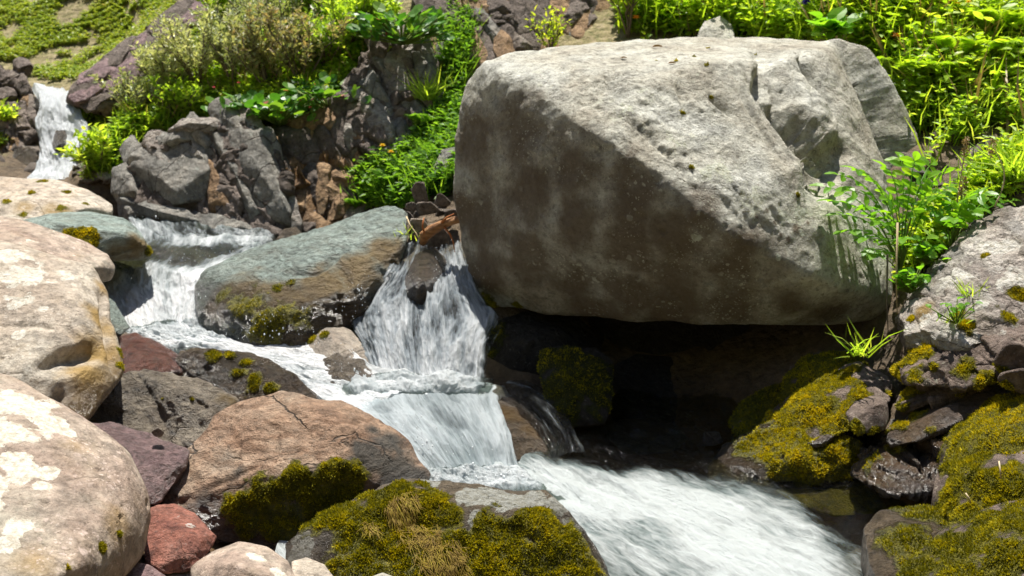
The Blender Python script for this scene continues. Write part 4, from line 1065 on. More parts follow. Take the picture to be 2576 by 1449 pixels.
rock('stone', 'grey pebble just showing at the bottom edge under the moss boulder',
     [(930, 1452, 2.62), (965, 1440, 2.64), (1000, 1452, 2.62), (990, 1500, 2.56), (940, 1500, 2.56)], thick=.08, lvl=4, amp=.003, mat=MAT['granite_grey'], seed=40, cat='rock')

# ------------------------------------------------------------------ in the stream
rock('boulder', 'long slanting boulder with a blue green top between the two falls',
     [(485, 735, 5.0), (520, 690, 5.1), (600, 645, 5.25), (690, 618, 5.35), (800, 585, 5.4), (900, 545, 5.42), (985, 519, 5.4), (1022, 540, 5.32), (1018, 610, 5.1), (985, 700, 4.95), (930, 800, 4.8), (760, 870, 4.62), (620, 880, 4.62), (505, 820, 4.84)],
     [(560, 730, 4.9), (700, 690, 4.95), (850, 650, 5.0), (960, 590, 5.08), (840, 740, 4.74), (700, 790, 4.66), (600, 800, 4.72), (900, 720, 4.78)],
     thick=.5, lvl=7, amp=.03, freq=5, mat=MAT['green_grey'], seed=41, rough=1.4, p=140, chips=12, chip=(.9, .98), strata=(.02, 11, (.3, -.4, .85)),
     stain=[(900, 680, .14, 1.25), (970, 640, .1, 1.25), (820, 720, .15, 1.2), (600, 730, .13, 1.1), (740, 800, .22, 1.2), (560, 760, .12, 1.1), (860, 780, .14, 1.25), (700, 730, .1, 1)],
     moss=[(620, 770, .1, .75), (700, 720, .03, 1), (730, 712, .025, 1), (670, 820, .12, .8), (560, 740, .05, .65), (740, 790, .08, .7)], moss_n=4000, moss_tone=-.22, wetz=.5, wet=.25,
     grooves=[([(840, 650), (870, 700), (860, 780)], .03, .04, 0), ([(880, 610), (800, 680), (720, 690)], .02, .03, 0)])
rock('stone', 'pale wet stone with a green cap at the foot of the middle fall',
     [(757, 850, 4.68), (785, 810, 4.75), (815, 800, 4.76), (880, 830, 4.7), (935, 890, 4.6), (920, 930, 4.48), (840, 920, 4.48), (770, 890, 4.58)], [(830, 850, 4.58), (890, 890, 4.52)],
     thick=.2, lvl=6, amp=.015, mat=MAT['cream_stone'], seed=42, wet=.6, moss=[(800, 825, .04, 1.1), (785, 850, .03, 1), (815, 840, .025, .9)], moss_n=1500, moss_tone=-.05, cat='rock')
rock('stone', 'dark furrowed stone awash in the white water',
     [(815, 905, 4.5), (850, 890, 4.52), (910, 905, 4.48), (950, 945, 4.4), (930, 985, 4.3), (860, 985, 4.28), (822, 955, 4.34)], [(880, 940, 4.34)],
     thick=.2, lvl=6, amp=.02, freq=12, mat=MAT['grey_wet'], seed=43, wet=.8, rough=1.2, cat='rock')
rock('stone', 'black wet rock splitting the top of the middle fall',
     [(1008, 735, 4.86), (1020, 690, 4.9), (1045, 640, 5.0), (1090, 622, 5.05), (1122, 650, 5.0), (1115, 700, 4.92), (1085, 760, 4.8), (1040, 775, 4.78)], [(1060, 700, 4.78)],
     thick=.3, lvl=6, amp=.02, mat=MAT['dark_wet'], seed=44, wet=.9, cat='rock')
rock('stone', 'wet brown rock right of the glassy hump with water slipping over it',
     [(1205, 1010, 4.28), (1230, 985, 4.34), (1290, 1005, 4.28), (1350, 1050, 4.18), (1400, 1110, 4.05), (1400, 1150, 3.95), (1340, 1180, 3.84), (1290, 1160, 3.84), (1262, 1090, 3.98), (1225, 1040, 4.14)], [(1300, 1080, 4.0), (1345, 1110, 3.96)],
     thick=.3, lvl=6, amp=.02, freq=9, mat=MAT['dark_wet'], seed=45, wet=.7, stain=[(1290, 1040, .06, 1), (1330, 1080, .05, .8)], cat='rock')
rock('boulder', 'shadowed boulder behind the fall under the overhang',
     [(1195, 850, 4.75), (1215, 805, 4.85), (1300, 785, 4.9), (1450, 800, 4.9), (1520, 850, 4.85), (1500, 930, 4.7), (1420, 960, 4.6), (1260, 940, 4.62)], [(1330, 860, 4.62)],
     thick=.4, lvl=6, amp=.025, mat=MAT['cave_shade_stone'], seed=46, moss=[(1240, 830, .08, .9), (1220, 880, .05, .8)], moss_n=1500, moss_tone=-.15)
rock('boulder', 'round mossy rock inside the hollow, darkened in colour for its shade',
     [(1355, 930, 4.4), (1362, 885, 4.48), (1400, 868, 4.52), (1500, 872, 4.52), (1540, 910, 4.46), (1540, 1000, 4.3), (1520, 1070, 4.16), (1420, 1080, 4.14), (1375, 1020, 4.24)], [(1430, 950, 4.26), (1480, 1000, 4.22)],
     thick=.35, lvl=6, amp=.02, mat=MAT['cave_shade_stone'], seed=47, moss=[(1420, 900, .12, 1.1), (1400, 960, .12, 1.1), (1480, 960, .14, 1), (1420, 1030, .08, .9)], moss_n=6000, moss_tone=-.12)
rock('boulder', 'rock at the back of the hollow, coloured black for its shade',
     [(1530, 930, 4.7), (1600, 890, 4.8), (1700, 900, 4.8), (1760, 960, 4.7), (1750, 1060, 4.45), (1640, 1090, 4.35), (1540, 1060, 4.4)], thick=.4, lvl=6, amp=.025, mat=MAT['cave_shade_stone'], seed=48)
rock('boulder', 'slab added at the far end of the hollow, coloured black as shade',
     [(1300, 800, 5.1), (1830, 790, 5.05), (2150, 800, 4.8), (2120, 930, 4.7), (1980, 1060, 4.5), (1500, 1090, 4.6), (1300, 1000, 4.8)], thick=.5, lvl=6, amp=.03, mat=MAT['cave_shade_stone'], seed=49)  # black sheet of rock added where the hollow is only dark
rock('stone', 'low rusty stone lapped by the pool in the shade of the overhang',
     [(1525, 1097, 4.22), (1560, 1057, 4.32), (1640, 1047, 4.37), (1700, 1067, 4.32), (1730, 1102, 4.22), (1690, 1142, 4.07), (1570, 1142, 4.07)], thick=.25, lvl=6, amp=.015, mat=MAT['cave_shade_stone'], seed=50, wet=.6, stain=[(1620, 1060, .15, 1)], cat='rock')
rock('stone', 'small dark stone at the waterline beside the lower moss mound',
     blob(1790, 1105, 70, 40, 3.98, np.random.default_rng(6)), thick=.1, lvl=5, amp=.01, mat=MAT['cave_shade_stone'], seed=51, wet=.8, cat='rock')
rock('stone', 'submerged yellow green stone under clear water on the right',
     [(1940, 1235, 3.70), (2020, 1205, 3.78), (2180, 1200, 3.80), (2290, 1230, 3.70), (2250, 1290, 3.56), (2080, 1300, 3.54)], thick=.2, lvl=6, amp=.012, mat=MAT['moss_rock'], seed=52, wet=.6, moss=[(2100, 1235, .3, .8), (2000, 1235, .15, .8)], cat='rock')

# ------------------------------------------------------------------ right bank
rock('boulder', 'grey lichen covered slab sloping up at the right edge',
     [(2242, 835, 4.0), (2262, 790, 4.1), (2330, 700, 4.22), (2420, 600, 4.35), (2480, 560, 4.35), (2580, 515, 4.35), (2760, 480, 4.3), (2800, 760, 3.8), (2620, 840, 3.7), (2480, 860, 3.7), (2340, 895, 3.76), (2262, 880, 3.86)],
     [(2360, 790, 3.88), (2450, 700, 3.98), (2540, 640, 4.02), (2480, 790, 3.8), (2300, 840, 3.88)], thick=.5, lvl=7, amp=.032, freq=5, mat=MAT['lichen_slab'], seed=61, p=160, chips=14, chip=(.86, .97), rough=1.3, strata=(.04, 10, (-.4, -.5, .8)), blocky=(.014, (.5, .4, .09), (.0, -.5)),
     lichen=[(2400, 700, .1, .7), (2500, 620, .1, .75), (2560, 700, .1, .75), (2330, 800, .05, .6), (2470, 760, .05, .7)],
     moss=[(2545, 790, .05, 1), (2410, 790, .03, 1), (2290, 800, .02, .9), (2480, 640, .02, .9), (2560, 740, .04, .9), (2440, 820, .04, .8)], moss_n=4000, moss_tone=.2, stain=[(2320, 780, .04, .8), (2480, 830, .06, .7)])
rock('boulder', 'angular brown rock with a golden moss edge below the lichen slab',
     [(2235, 935, 3.86), (2300, 885, 3.92), (2400, 800, 3.98), (2500, 775, 3.95), (2620, 790, 3.8), (2640, 880, 3.6), (2560, 930, 3.55), (2440, 975, 3.58), (2330, 975, 3.64), (2262, 965, 3.74)],
     [(2360, 890, 3.76), (2450, 860, 3.72), (2540, 850, 3.66)], thick=.35, lvl=7, amp=.025, freq=6, mat=MAT['moss_rock'], seed=62, p=160, chips=14, chip=(.86, .97), rough=1.2, strata=(.03, 11, (-.4, -.5, .8)), blocky=(.016, (.4, .3, .07), (.0, -.5)),
     moss=[(2270, 915, .04, 1.1), (2320, 880, .04, 1.1), (2365, 840, .04, 1.1), (2300, 940, .05, 1), (2345, 920, .03, .9), (2420, 930, .05, .8), (2260, 945, .03, 1), (2390, 815, .03, 1), (2250, 930, .05, 1.2), (2295, 897, .05, 1.2), (2340, 862, .045, 1.2), (2440, 795, .03, 1), (2480, 950, .04, .9), (2520, 900, .03, .9)], moss_n=9000, moss_tone=.22, lichen=[(2520, 830, .04, .6)])
rock('boulder', 'shaded moss mound under the right end of the overhang',
     [(1960, 1010, 4.15), (1985, 920, 4.3), (2060, 880, 4.36), (2140, 882, 4.32), (2190, 920, 4.2), (2160, 1000, 4.0), (2040, 1050, 3.95), (1970, 1050, 4.02)], [(2060, 950, 4.1)],
     thick=.3, lvl=6, amp=.03, mat=MAT['moss_rock'], seed=63, moss=[(2060, 920, .2, 1.2), (2000, 980, .15, 1.1), (2130, 920, .15, 1.1)], moss_n=9000)
rock('boulder', 'dark moss mound deepest under the overhang on the right',
     [(1835, 1070, 4.2), (1870, 1010, 4.32), (1950, 965, 4.4), (2010, 975, 4.36), (2010, 1060, 4.15), (1950, 1110, 4.0), (1860, 1110, 4.04)], thick=.3, lvl=6, amp=.025, mat=MAT['moss_rock'], seed=64, moss=[(1900, 1030, .2, 1.1), (1960, 1000, .15, 1.1), (1900, 1080, .15, 1)], moss_n=6000, moss_tone=-.05)
rock('boulder', 'sunlit golden moss boulder with a bare notch on its right end',
     [(1898, 1090, 3.97), (1930, 1045, 4.05), (2000, 985, 4.13), (2080, 940, 4.17), (2160, 915, 4.15), (2222, 932, 4.09), (2246, 975, 4.01), (2236, 1010, 3.95), (2160, 1070, 3.83), (2060, 1120, 3.77), (1930, 1120, 3.87)],
     [(2000, 1040, 3.95), (2090, 990, 3.97), (2170, 955, 4.00), (2140, 1030, 3.87)], thick=.3, lvl=7, amp=.05, freq=5, mat=MAT['moss_rock'], seed=65, wetz=.26, lump=.09,
     moss=[(1950, 1060, .12, 1.2), (2030, 1000, .12, 1.2), (2100, 960, .1, 1.2), (2080, 1040, .12, 1.2), (1940, 1090, .08, 1.1), (2150, 930, .05, 1.1), (2160, 1000, .06, 1), (2235, 990, .02, 1)], moss_n=22000, moss_tone=.16)
rock('stone', 'small square brown stone set in the golden moss',
     [(2125, 1040, 3.75), (2150, 1008, 3.81), (2200, 990, 3.83), (2232, 1000, 3.81), (2236, 1050, 3.71), (2225, 1085, 3.65), (2150, 1095, 3.63)], [(2215, 1010, 3.69), (2150, 1050, 3.67)], thick=.15, lvl=6, amp=.01, mat=MAT['moss_rock'], seed=66, p=40, cat='rock',
     moss=[(2140, 1080, .03, 1), (2200, 1085, .02, .9)], moss_n=900)
rock('boulder', 'low moss mound ending in wet dark rock at the waterline',
     [(1788, 1168, 3.9), (1820, 1130, 3.95), (1900, 1090, 3.98), (1990, 1050, 4.0), (2080, 1050, 3.95), (2170, 1080, 3.87), (2190, 1140, 3.8), (2130, 1205, 3.73), (1980, 1218, 3.72), (1850, 1215, 3.76)],
     [(1900, 1140, 3.82), (2030, 1105, 3.84), (2120, 1120, 3.78), (1990, 1165, 3.74)], foot=.08, thick=.3, lvl=7, amp=.045, freq=6, mat=MAT['mossy_dark'], seed=67, lump=.06, wet=1, rough=1.3,
     moss=[(1960, 1100, .13, 1.25), (2050, 1090, .14, 1.3), (2130, 1150, .1, 1.2), (2050, 1180, .1, 1.1), (2110, 1120, .1, 1.2), (2020, 1140, .1, 1.2), (2080, 1170, .08, 1.1), (1940, 1130, .09, 1.05), (1880, 1130, .06, .9), (1960, 1180, .07, .9), (2150, 1160, .06, 1.1), (2000, 1170, .07, 1), (1900, 1105, .05, .9), (2090, 1140, .1, 1.2)], moss_n=22000, moss_tone=.1, stain=[(1850, 1170, .1, .4)], mossz=(.1, .16))
rock('boulder', 'reddish brown wet ledge between the moss mounds on the right',
     [(2120, 1190, 3.6), (2200, 1120, 3.74), (2330, 1030, 3.84), (2480, 960, 3.86), (2600, 930, 3.8), (2650, 1080, 3.55), (2420, 1190, 3.42), (2340, 1240, 3.38), (2200, 1250, 3.42)],
     [(2300, 1120, 3.6), (2420, 1050, 3.64)], thick=.3, lvl=7, amp=.03, freq=6, mat=MAT['moss_rock'], seed=68, p=160, chips=14, chip=(.86, .97), strata=(.03, 11, (-.45, -.5, .8)), blocky=(.035, (.2, .16, .07), (.0, -.5)), rough=1.3, wet=.9, stain=[(2250, 1150, .12, .8), (2320, 1100, .12, .8), (2200, 1200, .1, .8)],
     moss=[(2330, 1050, .05, .9), (2270, 1060, .06, .9), (2240, 1130, .04, .9), (2420, 1000, .07, .9), (2180, 1180, .03, .8), (2360, 1000, .05, .9), (2480, 1010, .06, .9), (2200, 1150, .03, .9), (2300, 1090, .04, .9), (2440, 1060, .05, .8)], moss_n=5000, moss_tone=.05)
rock('boulder', 'long tilted brown slab with golden moss streaks below the angular brown rock',
     [(2250, 1015, 3.76), (2300, 972, 3.82), (2450, 908, 3.84), (2575, 862, 3.82), (2660, 850, 3.8), (2650, 900, 3.68), (2480, 962, 3.64), (2330, 1022, 3.66), (2268, 1040, 3.7)], [(2400, 960, 3.7), (2330, 1000, 3.71)], thick=.25, lvl=7, amp=.018, freq=7, p=220, chips=14, chip=(.86, .97), rough=1.3,
     strata=(.02, 16, (-.4, -.4, .8)), mat=MAT['moss_rock'], seed=74, wet=.3, moss=[(2290, 985, .04, 1.2), (2340, 960, .045, 1.2), (2400, 935, .04, 1.1), (2470, 905, .04, 1.1), (2270, 1015, .03, 1.1), (2440, 960, .03, .9), (2530, 880, .03, 1)], moss_n=4500, moss_tone=.15)
rock('boulder', 'second long tilted slab, dark and wet, running down to the square brown stone',
     [(2222, 1098, 3.66), (2290, 1046, 3.72), (2420, 985, 3.74), (2520, 945, 3.72), (2540, 1000, 3.6), (2420, 1058, 3.56), (2300, 1112, 3.56), (2240, 1125, 3.6)], [(2360, 1045, 3.6)], thick=.25, lvl=7, amp=.018, freq=7, p=220, chips=14, chip=(.86, .97), rough=1.3,
     strata=(.02, 16, (-.4, -.4, .8)), mat=MAT['moss_rock'], seed=75, wet=.8, stain=[(2300, 1080, .1, .7)], moss=[(2260, 1070, .04, 1.2), (2310, 1045, .04, 1.1), (2380, 1010, .04, 1.1), (2440, 980, .03, 1), (2340, 1080, .025, .8)], moss_n=3500, moss_tone=.12)
rs = np.random.default_rng(12)
for (px, py, w_, h_, d, lb) in [(2310, 1020, 110, 50, 3.72, 'rounded grey brown stone on the ledge nearest the golden moss'), (2395, 1025, 150, 90, 3.66, 'broad brown stone with a pale top on the ledge'),
                                (2450, 985, 120, 40, 3.66, 'thin dark slate lying flat on the ledge'), (2330, 985, 70, 40, 3.74, 'small pale stone just under the golden moss edge'), (2545, 905, 110, 110, 3.52, 'rounded purple brown stone against the right edge'),
                                (2560, 960, 120, 80, 3.46, 'orange brown stone above the big right moss mound'), (2260, 1085, 60, 30, 3.66, 'narrow pale stone below the square brown stone')]:
    rock('stone', lb, blob(px, py, w_, h_, d, rs), thick=.12, lvl=5, amp=.012, freq=9, mat=MAT['moss_rock'], seed=int(px), p=30, cat='rock', moss=[(px - w_ * .3, py + h_ * .3, .03, .9)], moss_n=400, moss_tone=.1)
rock('boulder', 'big rounded moss mound at the right edge above its lower neighbour',
     [(2370, 1110, 3.5), (2430, 1050, 3.58), (2500, 1000, 3.6), (2580, 975, 3.56), (2720, 980, 3.4), (2720, 1150, 3.1), (2560, 1190, 3.14), (2400, 1180, 3.3)], [(2480, 1080, 3.36), (2560, 1060, 3.32)], thick=.35, lvl=7, amp=.025, mat=MAT['moss_rock'], seed=70, foot=.22,
     moss=[(2480, 1050, .2, 1.2), (2560, 1040, .2, 1.2), (2420, 1120, .12, 1.1), (2540, 1120, .15, 1.1)], moss_n=16000, moss_tone=.1)
rock('boulder', 'dark olive moss boulder with brown bare bands at the right edge',
     [(2345, 1240, 3.28), (2370, 1160, 3.38), (2440, 1115, 3.42), (2560, 1095, 3.36), (2720, 1090, 3.2), (2720, 1340, 2.85), (2560, 1340, 2.95), (2400, 1310, 3.08)], [(2440, 1200, 3.16), (2550, 1190, 3.1)], thick=.3, lvl=7, amp=.025, mat=MAT['moss_rock'], seed=71, foot=.22,
     moss=[(2420, 1170, .1, 1.1), (2400, 1240, .1, 1.1), (2500, 1230, .12, 1.05), (2470, 1140, .08, 1), (2560, 1280, .1, .9), (2440, 1290, .08, 1)], moss_n=17000, moss_tone=-.02)
rock('boulder', 'dark mossy rock with water running off its left side at the bottom right',
     [(2172, 1330, 3.18), (2215, 1285, 3.26), (2320, 1270, 3.28), (2410, 1290, 3.2), (2440, 1340, 3.1), (2420, 1480, 2.86), (2250, 1520, 2.8), (2185, 1420, 2.98)], [(2290, 1340, 3.04), (2240, 1400, 2.98)], thick=.3, lvl=7, amp=.02, mat=MAT['dark_wet'], seed=72, foot=.22, wet=.5,
     moss=[(2330, 1290, .09, .9), (2300, 1350, .1, .9), (2390, 1310, .08, 1), (2260, 1330, .06, .7), (2340, 1400, .1, .8)], moss_n=8000, moss_tone=-.15)
rock('boulder', 'olive moss boulder filling the bottom right corner',
     [(2250, 1460, 2.86), (2330, 1370, 2.98), (2420, 1300, 3.06), (2520, 1240, 3.1), (2720, 1240, 2.9), (2720, 1560, 2.5), (2260, 1560, 2.68)], [(2430, 1380, 2.84), (2540, 1350, 2.8)], thick=.3, lvl=7, amp=.022, mat=MAT['moss_rock'], seed=73, foot=.22,
     moss=[(2400, 1370, .15, 1.1), (2500, 1320, .15, 1.1), (2520, 1430, .15, 1.05), (2330, 1430, .1, 1), (2430, 1440, .12, 1.)], moss_n=20000, moss_tone=-.12)

# ------------------------------------------------------------------ cliffs and outcrops: a core with the slabs that stand out of it
def outcrop(label, core, cmat, slabs, dfun, thick=.45, seed=0, fill=0, fsize=(26, 60), fang=(.85, 1.35), fmats=('slate',), **kw):
    root = rock('rock_outcrop', label, [(a, b, dfun(a, b) + .02) for a, b in core], thick=thick, lvl=7, p=300, chips=22, chip=(.86, .98), amp=.03, freq=6, mat=MAT[cmat], seed=seed, cat='cliff',
                rough=1.2, strata=(.04, 9, (.85, -.3, .4)), blocky=(.04, (.16, .16, .4), (.0, .4)), **kw)
    rk = np.random.default_rng(seed)
    pos = in_poly(fill, core, rk) if fill else []
    extra = []
    for x_, y_ in pos:
        l_ = rk.uniform(*fsize); w_ = l_ * rk.uniform(.35, .6); an = rk.uniform(*fang)
        ca, sa = math.cos(an), math.sin(an)
        extra.append((fmats[rk.integers(len(fmats))], [(x_ + l_ * u_ * ca - w_ * v_ * sa, y_ + l_ * u_ * sa + w_ * v_ * ca) for u_, v_ in rk.uniform(.75, 1.2, (8, 1)) * np.array([(-1, -.3), (-.8, -.9), (0, -1), (.8, -.8), (1, .2), (.7, .9), (-.1, 1), (-.8, .7)])]))
    slabs = extra + list(slabs)
    for i, (mt, ol) in enumerate(slabs):
        o = np.array(ol, float); c = o.mean(0)
        j = rk.normal() * .02 + (.035 if i < len(extra) else 0)
        out = [(a, b, dfun(a, b) + j + rk.uniform(-.02, .05)) for a, b in ol]
        inn = []
        for k in range(4):
            q = c + (o[rk.integers(len(o))] - c) * rk.uniform(.1, .6)
            inn.append((q[0], q[1], dfun(*q) + j - rk.uniform(.0, .06)))
        big = np.ptp(o[:, 0]) * np.ptp(o[:, 1]) > 9000
        rock('slab', '', out, inn, thick=.3, lvl=6 if big or i >= len(extra) else 5, p=220, chips=14, chip=(.8, .96), amp=.014, freq=8, rough=1.1, strata=(.016, 17, (.85, -.35, .4)), mat=MAT[mt], seed=seed * 50 + i, parent=root, cat=None)
    return root


outcrop('grey green cracked outcrop above the upper rapid', [(285, 490), (310, 410), (360, 365), (450, 325), (560, 305), (650, 310), (690, 350), (715, 450), (740, 570), (690, 605), (560, 600), (400, 560), (295, 535)], 'dark_cliff',
        [('slate', [(323, 398), (347, 375), (403, 375), (487, 347), (515, 375), (534, 459), (515, 506), (445, 525), (398, 530), (365, 487), (347, 450), (323, 422)]),
         ('slate', [(562, 320), (600, 300), (656, 303), (675, 337), (693, 398), (717, 492), (745, 570), (703, 590), (660, 540), (630, 470), (590, 400)]),
         ('slate', [(530, 330), (568, 312), (600, 400), (640, 500), (668, 570), (640, 575), (609, 506), (570, 425)]),
         ('slate', [(281, 492), (375, 505), (468, 528), (520, 560), (500, 592), (440, 585), (328, 545)]), ('slate', [(470, 530), (586, 545), (656, 578), (650, 606), (520, 600), (470, 580)]),
         ('brown_cliff', [(515, 384), (553, 412), (605, 510), (600, 556), (540, 545), (525, 520), (530, 459)]),
         ('slate', [(347, 384), (380, 350), (440, 325), (500, 318), (520, 345), (480, 352), (410, 378)]), ('lichen_slab', [(420, 330), (459, 300), (539, 297), (560, 312), (525, 335), (450, 345)]),
         ('slate', [(281, 425), (323, 412), (350, 460), (372, 512), (330, 520), (281, 487)]), ('dark_cliff', [(640, 560), (700, 575), (740, 590), (720, 618), (650, 612)])],
        lambda a, b: 6.42 - (b - 300) * .0013, seed=81, fill=26, fsize=(45, 95), fmats=('slate', 'slate', 'lichen_slab', 'dark_cliff'), moss=[(380, 350, .05, 1)], moss_n=200)
outcrop('rusty brown crumbling rock face in the middle', [(690, 330), (760, 300), (850, 270), (920, 300), (955, 410), (915, 540), (820, 595), (745, 595), (710, 470)], 'brown_cliff',
        [('dark_cliff', [(675, 325), (731, 303), (770, 312), (800, 370), (825, 405), (768, 412), (712, 425)]), ('brown_cliff', [(712, 415), (768, 400), (800, 412), (805, 470), (796, 539), (750, 566), (721, 497)]),
         ('brown_cliff', [(800, 410), (830, 418), (828, 480), (815, 540), (795, 545), (800, 470)]), ('dark_cliff', [(775, 320), (812, 300), (850, 340), (870, 410), (830, 415), (805, 380)]),
         ('slate', [(812, 300), (843, 262), (870, 285), (905, 350), (925, 405), (880, 415), (855, 350)]), ('brown_cliff', [(880, 320), (905, 310), (955, 370), (962, 400), (930, 420), (905, 390)]),
         ('brown_cliff', [(825, 425), (870, 417), (928, 418), (910, 468), (870, 480), (830, 470)]), ('brown_cliff', [(825, 475), (880, 480), (900, 500), (868, 545), (825, 560), (815, 520)]), ('dark_cliff', [(745, 560), (800, 545), (830, 570), (800, 600), (750, 600)]), ('rubble', [(860, 520), (910, 480), (940, 500), (910, 560), (870, 570)])],
        lambda a, b: 6.6 - (b - 300) * .0016, seed=82, fill=30, fsize=(32, 75), fmats=('brown_cliff', 'brown_cliff', 'dark_cliff'), stain=[(790, 430, .15, .8), (740, 500, .1, .8)])
outcrop('pale grey jointed buttress left of the great boulder', [(830, 265), (880, 225), (930, 215), (935, 120), (985, 105), (1050, 130), (1105, 185), (1130, 270), (1060, 340), (965, 420), (890, 350)], 'dark_cliff',
        [('slate', [(835, 240), (865, 218), (890, 235), (940, 320), (965, 390), (940, 395), (890, 330), (850, 280)]), ('lichen_slab', [(880, 222), (915, 215), (960, 260), (1010, 330), (1000, 365), (965, 385), (930, 320)]),
         ('lichen_slab', [(932, 125), (965, 100), (1000, 130), (1035, 165), (1042, 234), (1036, 330), (1010, 320), (975, 262), (937, 187)]), ('slate', [(900, 215), (932, 140), (950, 200), (985, 270), (960, 265)]),
         ('slate', [(1031, 122), (1078, 135), (1100, 180), (1085, 225), (1050, 200)]), ('lichen_slab', [(1050, 200), (1085, 190), (1110, 240), (1095, 280), (1065, 262)]), ('slate', [(1100, 190), (1125, 240), (1131, 275), (1105, 285), (1090, 240)]),
         ('slate', [(1035, 234), (1062, 262), (1085, 300), (1060, 345), (1035, 330)]), ('dark_cliff', [(1070, 270), (1105, 285), (1100, 320), (1075, 330)]), ('slate', [(950, 385), (1005, 360), (1035, 330), (1060, 350), (1000, 410), (960, 425)])],
        lambda a, b: 6.92 - (b - 100) * .0018, seed=83, fill=34, fsize=(35, 85), fmats=('slate', 'slate', 'lichen_slab', 'dark_cliff'))
rk = np.random.default_rng(8)
sl = [('lichen_slab', [(1300, -20), (1335, -20), (1368, 45), (1350, 62), (1318, 40)]), ('rubble', [(1284, 72), (1304, 66), (1342, 118), (1330, 135), (1294, 128)]), ('dark_cliff', [(1395, 45), (1450, 5), (1490, 15), (1440, 60), (1400, 68)]), ('dark_cliff', [(1455, 50), (1500, 20), (1535, 40), (1490, 75), (1455, 80)]), ('slate', [(1420, 85), (1470, 70), (1480, 100), (1430, 115)])]
for k in range(46):
    x_, y_ = rk.uniform(1060, 1530), rk.uniform(-110, 250)
    if y_ > 330 - (x_ - 1090) * .45: continue
    l_, w_, an = rk.uniform(45, 95), rk.uniform(24, 46), rk.uniform(.7, 1.35)
    ca, sa = math.cos(an), math.sin(an)
    sl.append((['dark_cliff', 'dark_cliff', 'brown_cliff', 'slate'][rk.integers(4)], [(x_ + l_ * u_ * ca - w_ * v_ * sa, y_ + l_ * u_ * sa + w_ * v_ * ca) for u_, v_ in ((-1, -.5), (-.6, -1), (.5, -.9), (1, -.2), (.8, .7), (-.2, 1), (-.9, .5))]))
outcrop('dark brown cliff in shade behind the top of the great boulder', [(1085, -60), (1300, -120), (1560, -60), (1530, 60), (1480, 130), (1300, 180), (1200, 240), (1135, 285), (1110, 140)], 'dark_cliff', sl,
        lambda a, b: 7.3 - (b - 0) * .0024 + max(0, a - 1300) * .0009, seed=84, thick=.6, fill=30, fsize=(60, 120), fmats=('dark_cliff', 'brown_cliff'))
rock('rock_outcrop', 'weathered grey rock behind the willow shrubs at the top',
     [(730, -80, 8.0), (880, -100, 8.0), (1000, -60, 7.8), (1010, 60, 7.5), (900, 130, 7.35), (790, 120, 7.4), (735, 50, 7.6)], [(850, 30, 7.45)], thick=.4, lvl=6, p=200, chips=14, amp=.03, mat=MAT['slate'], seed=85, cat='cliff', strata=(.06, 6, (.8, -.3, .5)), blocky=(.04, (.2, .2, .3), (.1, .3)))
sl = []
for k in range(26):
    t_ = rk.random(); x_, y_ = 205 + 330 * t_ + rk.normal() * 16, 265 - 265 * t_ + rk.normal() * 18
    l_, w_, an = rk.uniform(50, 95), rk.uniform(22, 40), rk.uniform(-.9, -.5)
    ca, sa = math.cos(an), math.sin(an)
    sl.append((['dark_cliff', 'dark_cliff', 'purple_stone'][rk.integers(3)], [(x_ + l_ * u_ * ca - w_ * v_ * sa, y_ + l_ * u_ * sa + w_ * v_ * ca) for u_, v_ in ((-1, -.5), (-.6, -1), (.5, -.9), (1, -.2), (.8, .7), (-.2, 1), (-.9, .5))]))
outcrop('dark purple rock band on the far slope beside the far fall', [(185, 265), (200, 215), (280, 150), (380, 75), (470, 20), (540, -20), (545, 50), (470, 120), (400, 200), (330, 260), (230, 295)], 'dark_cliff', sl, lambda a, b: 7.45 - (b - 200) * .0028 + (a - 300) * .0006, seed=86, thick=.6)
sl = []
for k in range(30):
    x_, y_ = rk.uniform(-100, 95), rk.uniform(150, 390)
    l_, w_, an = rk.uniform(20, 42), rk.uniform(14, 26), rk.uniform(0, 3)
    ca, sa = math.cos(an), math.sin(an)
    sl.append((['dark_cliff', 'brown_cliff', 'purple_stone', 'rubble'][rk.integers(4)], [(x_ + l_ * u_ * ca - w_ * v_ * sa, y_ + l_ * u_ * sa + w_ * v_ * ca) for u_, v_ in ((-1, -.5), (-.6, -1), (.5, -.9), (1, -.2), (.8, .7), (-.2, 1), (-.9, .5))]))
outcrop('reddish broken rock left of the far fall', [(-120, 180), (0, 160), (50, 205), (85, 260), (95, 340), (70, 380), (-120, 400)], 'dark_cliff', sl, lambda a, b: 7.7 - (b - 180) * .0024, seed=87)
rock('stone', 'dark rock poking through the lower half of the far fall',
     [(125, 370, 7.1), (140, 325, 7.16), (165, 325, 7.14), (172, 360, 7.08), (160, 395, 7.0), (130, 395, 7.02)], [(150, 360, 6.95)], thick=.2, lvl=5, amp=.02, mat=MAT['dark_wet'], seed=88, wet=.8, cat='rock')
rock('stone', 'dark rounded rock dripping left of the far fall pool',
     [(25, 400, 7.15), (35, 375, 7.2), (75, 368, 7.2), (95, 395, 7.15), (85, 425, 7.05), (40, 425, 7.05)], thick=.2, lvl=5, amp=.02, mat=MAT['dark_wet'], seed=89, wet=.8, cat='rock')
rock('stone', 'long dark slate boulder on the scree behind the burnet plant',
     [(2330, 560, 4.75), (2400, 500, 4.85), (2520, 440, 4.9), (2600, 420, 4.85), (2600, 500, 4.7), (2480, 560, 4.6), (2380, 590, 4.6)], thick=.25, lvl=6, amp=.02, mat=MAT['slate'], seed=90, cat='rock', strata=(.02, 16, (-.3, -.3, 1)))
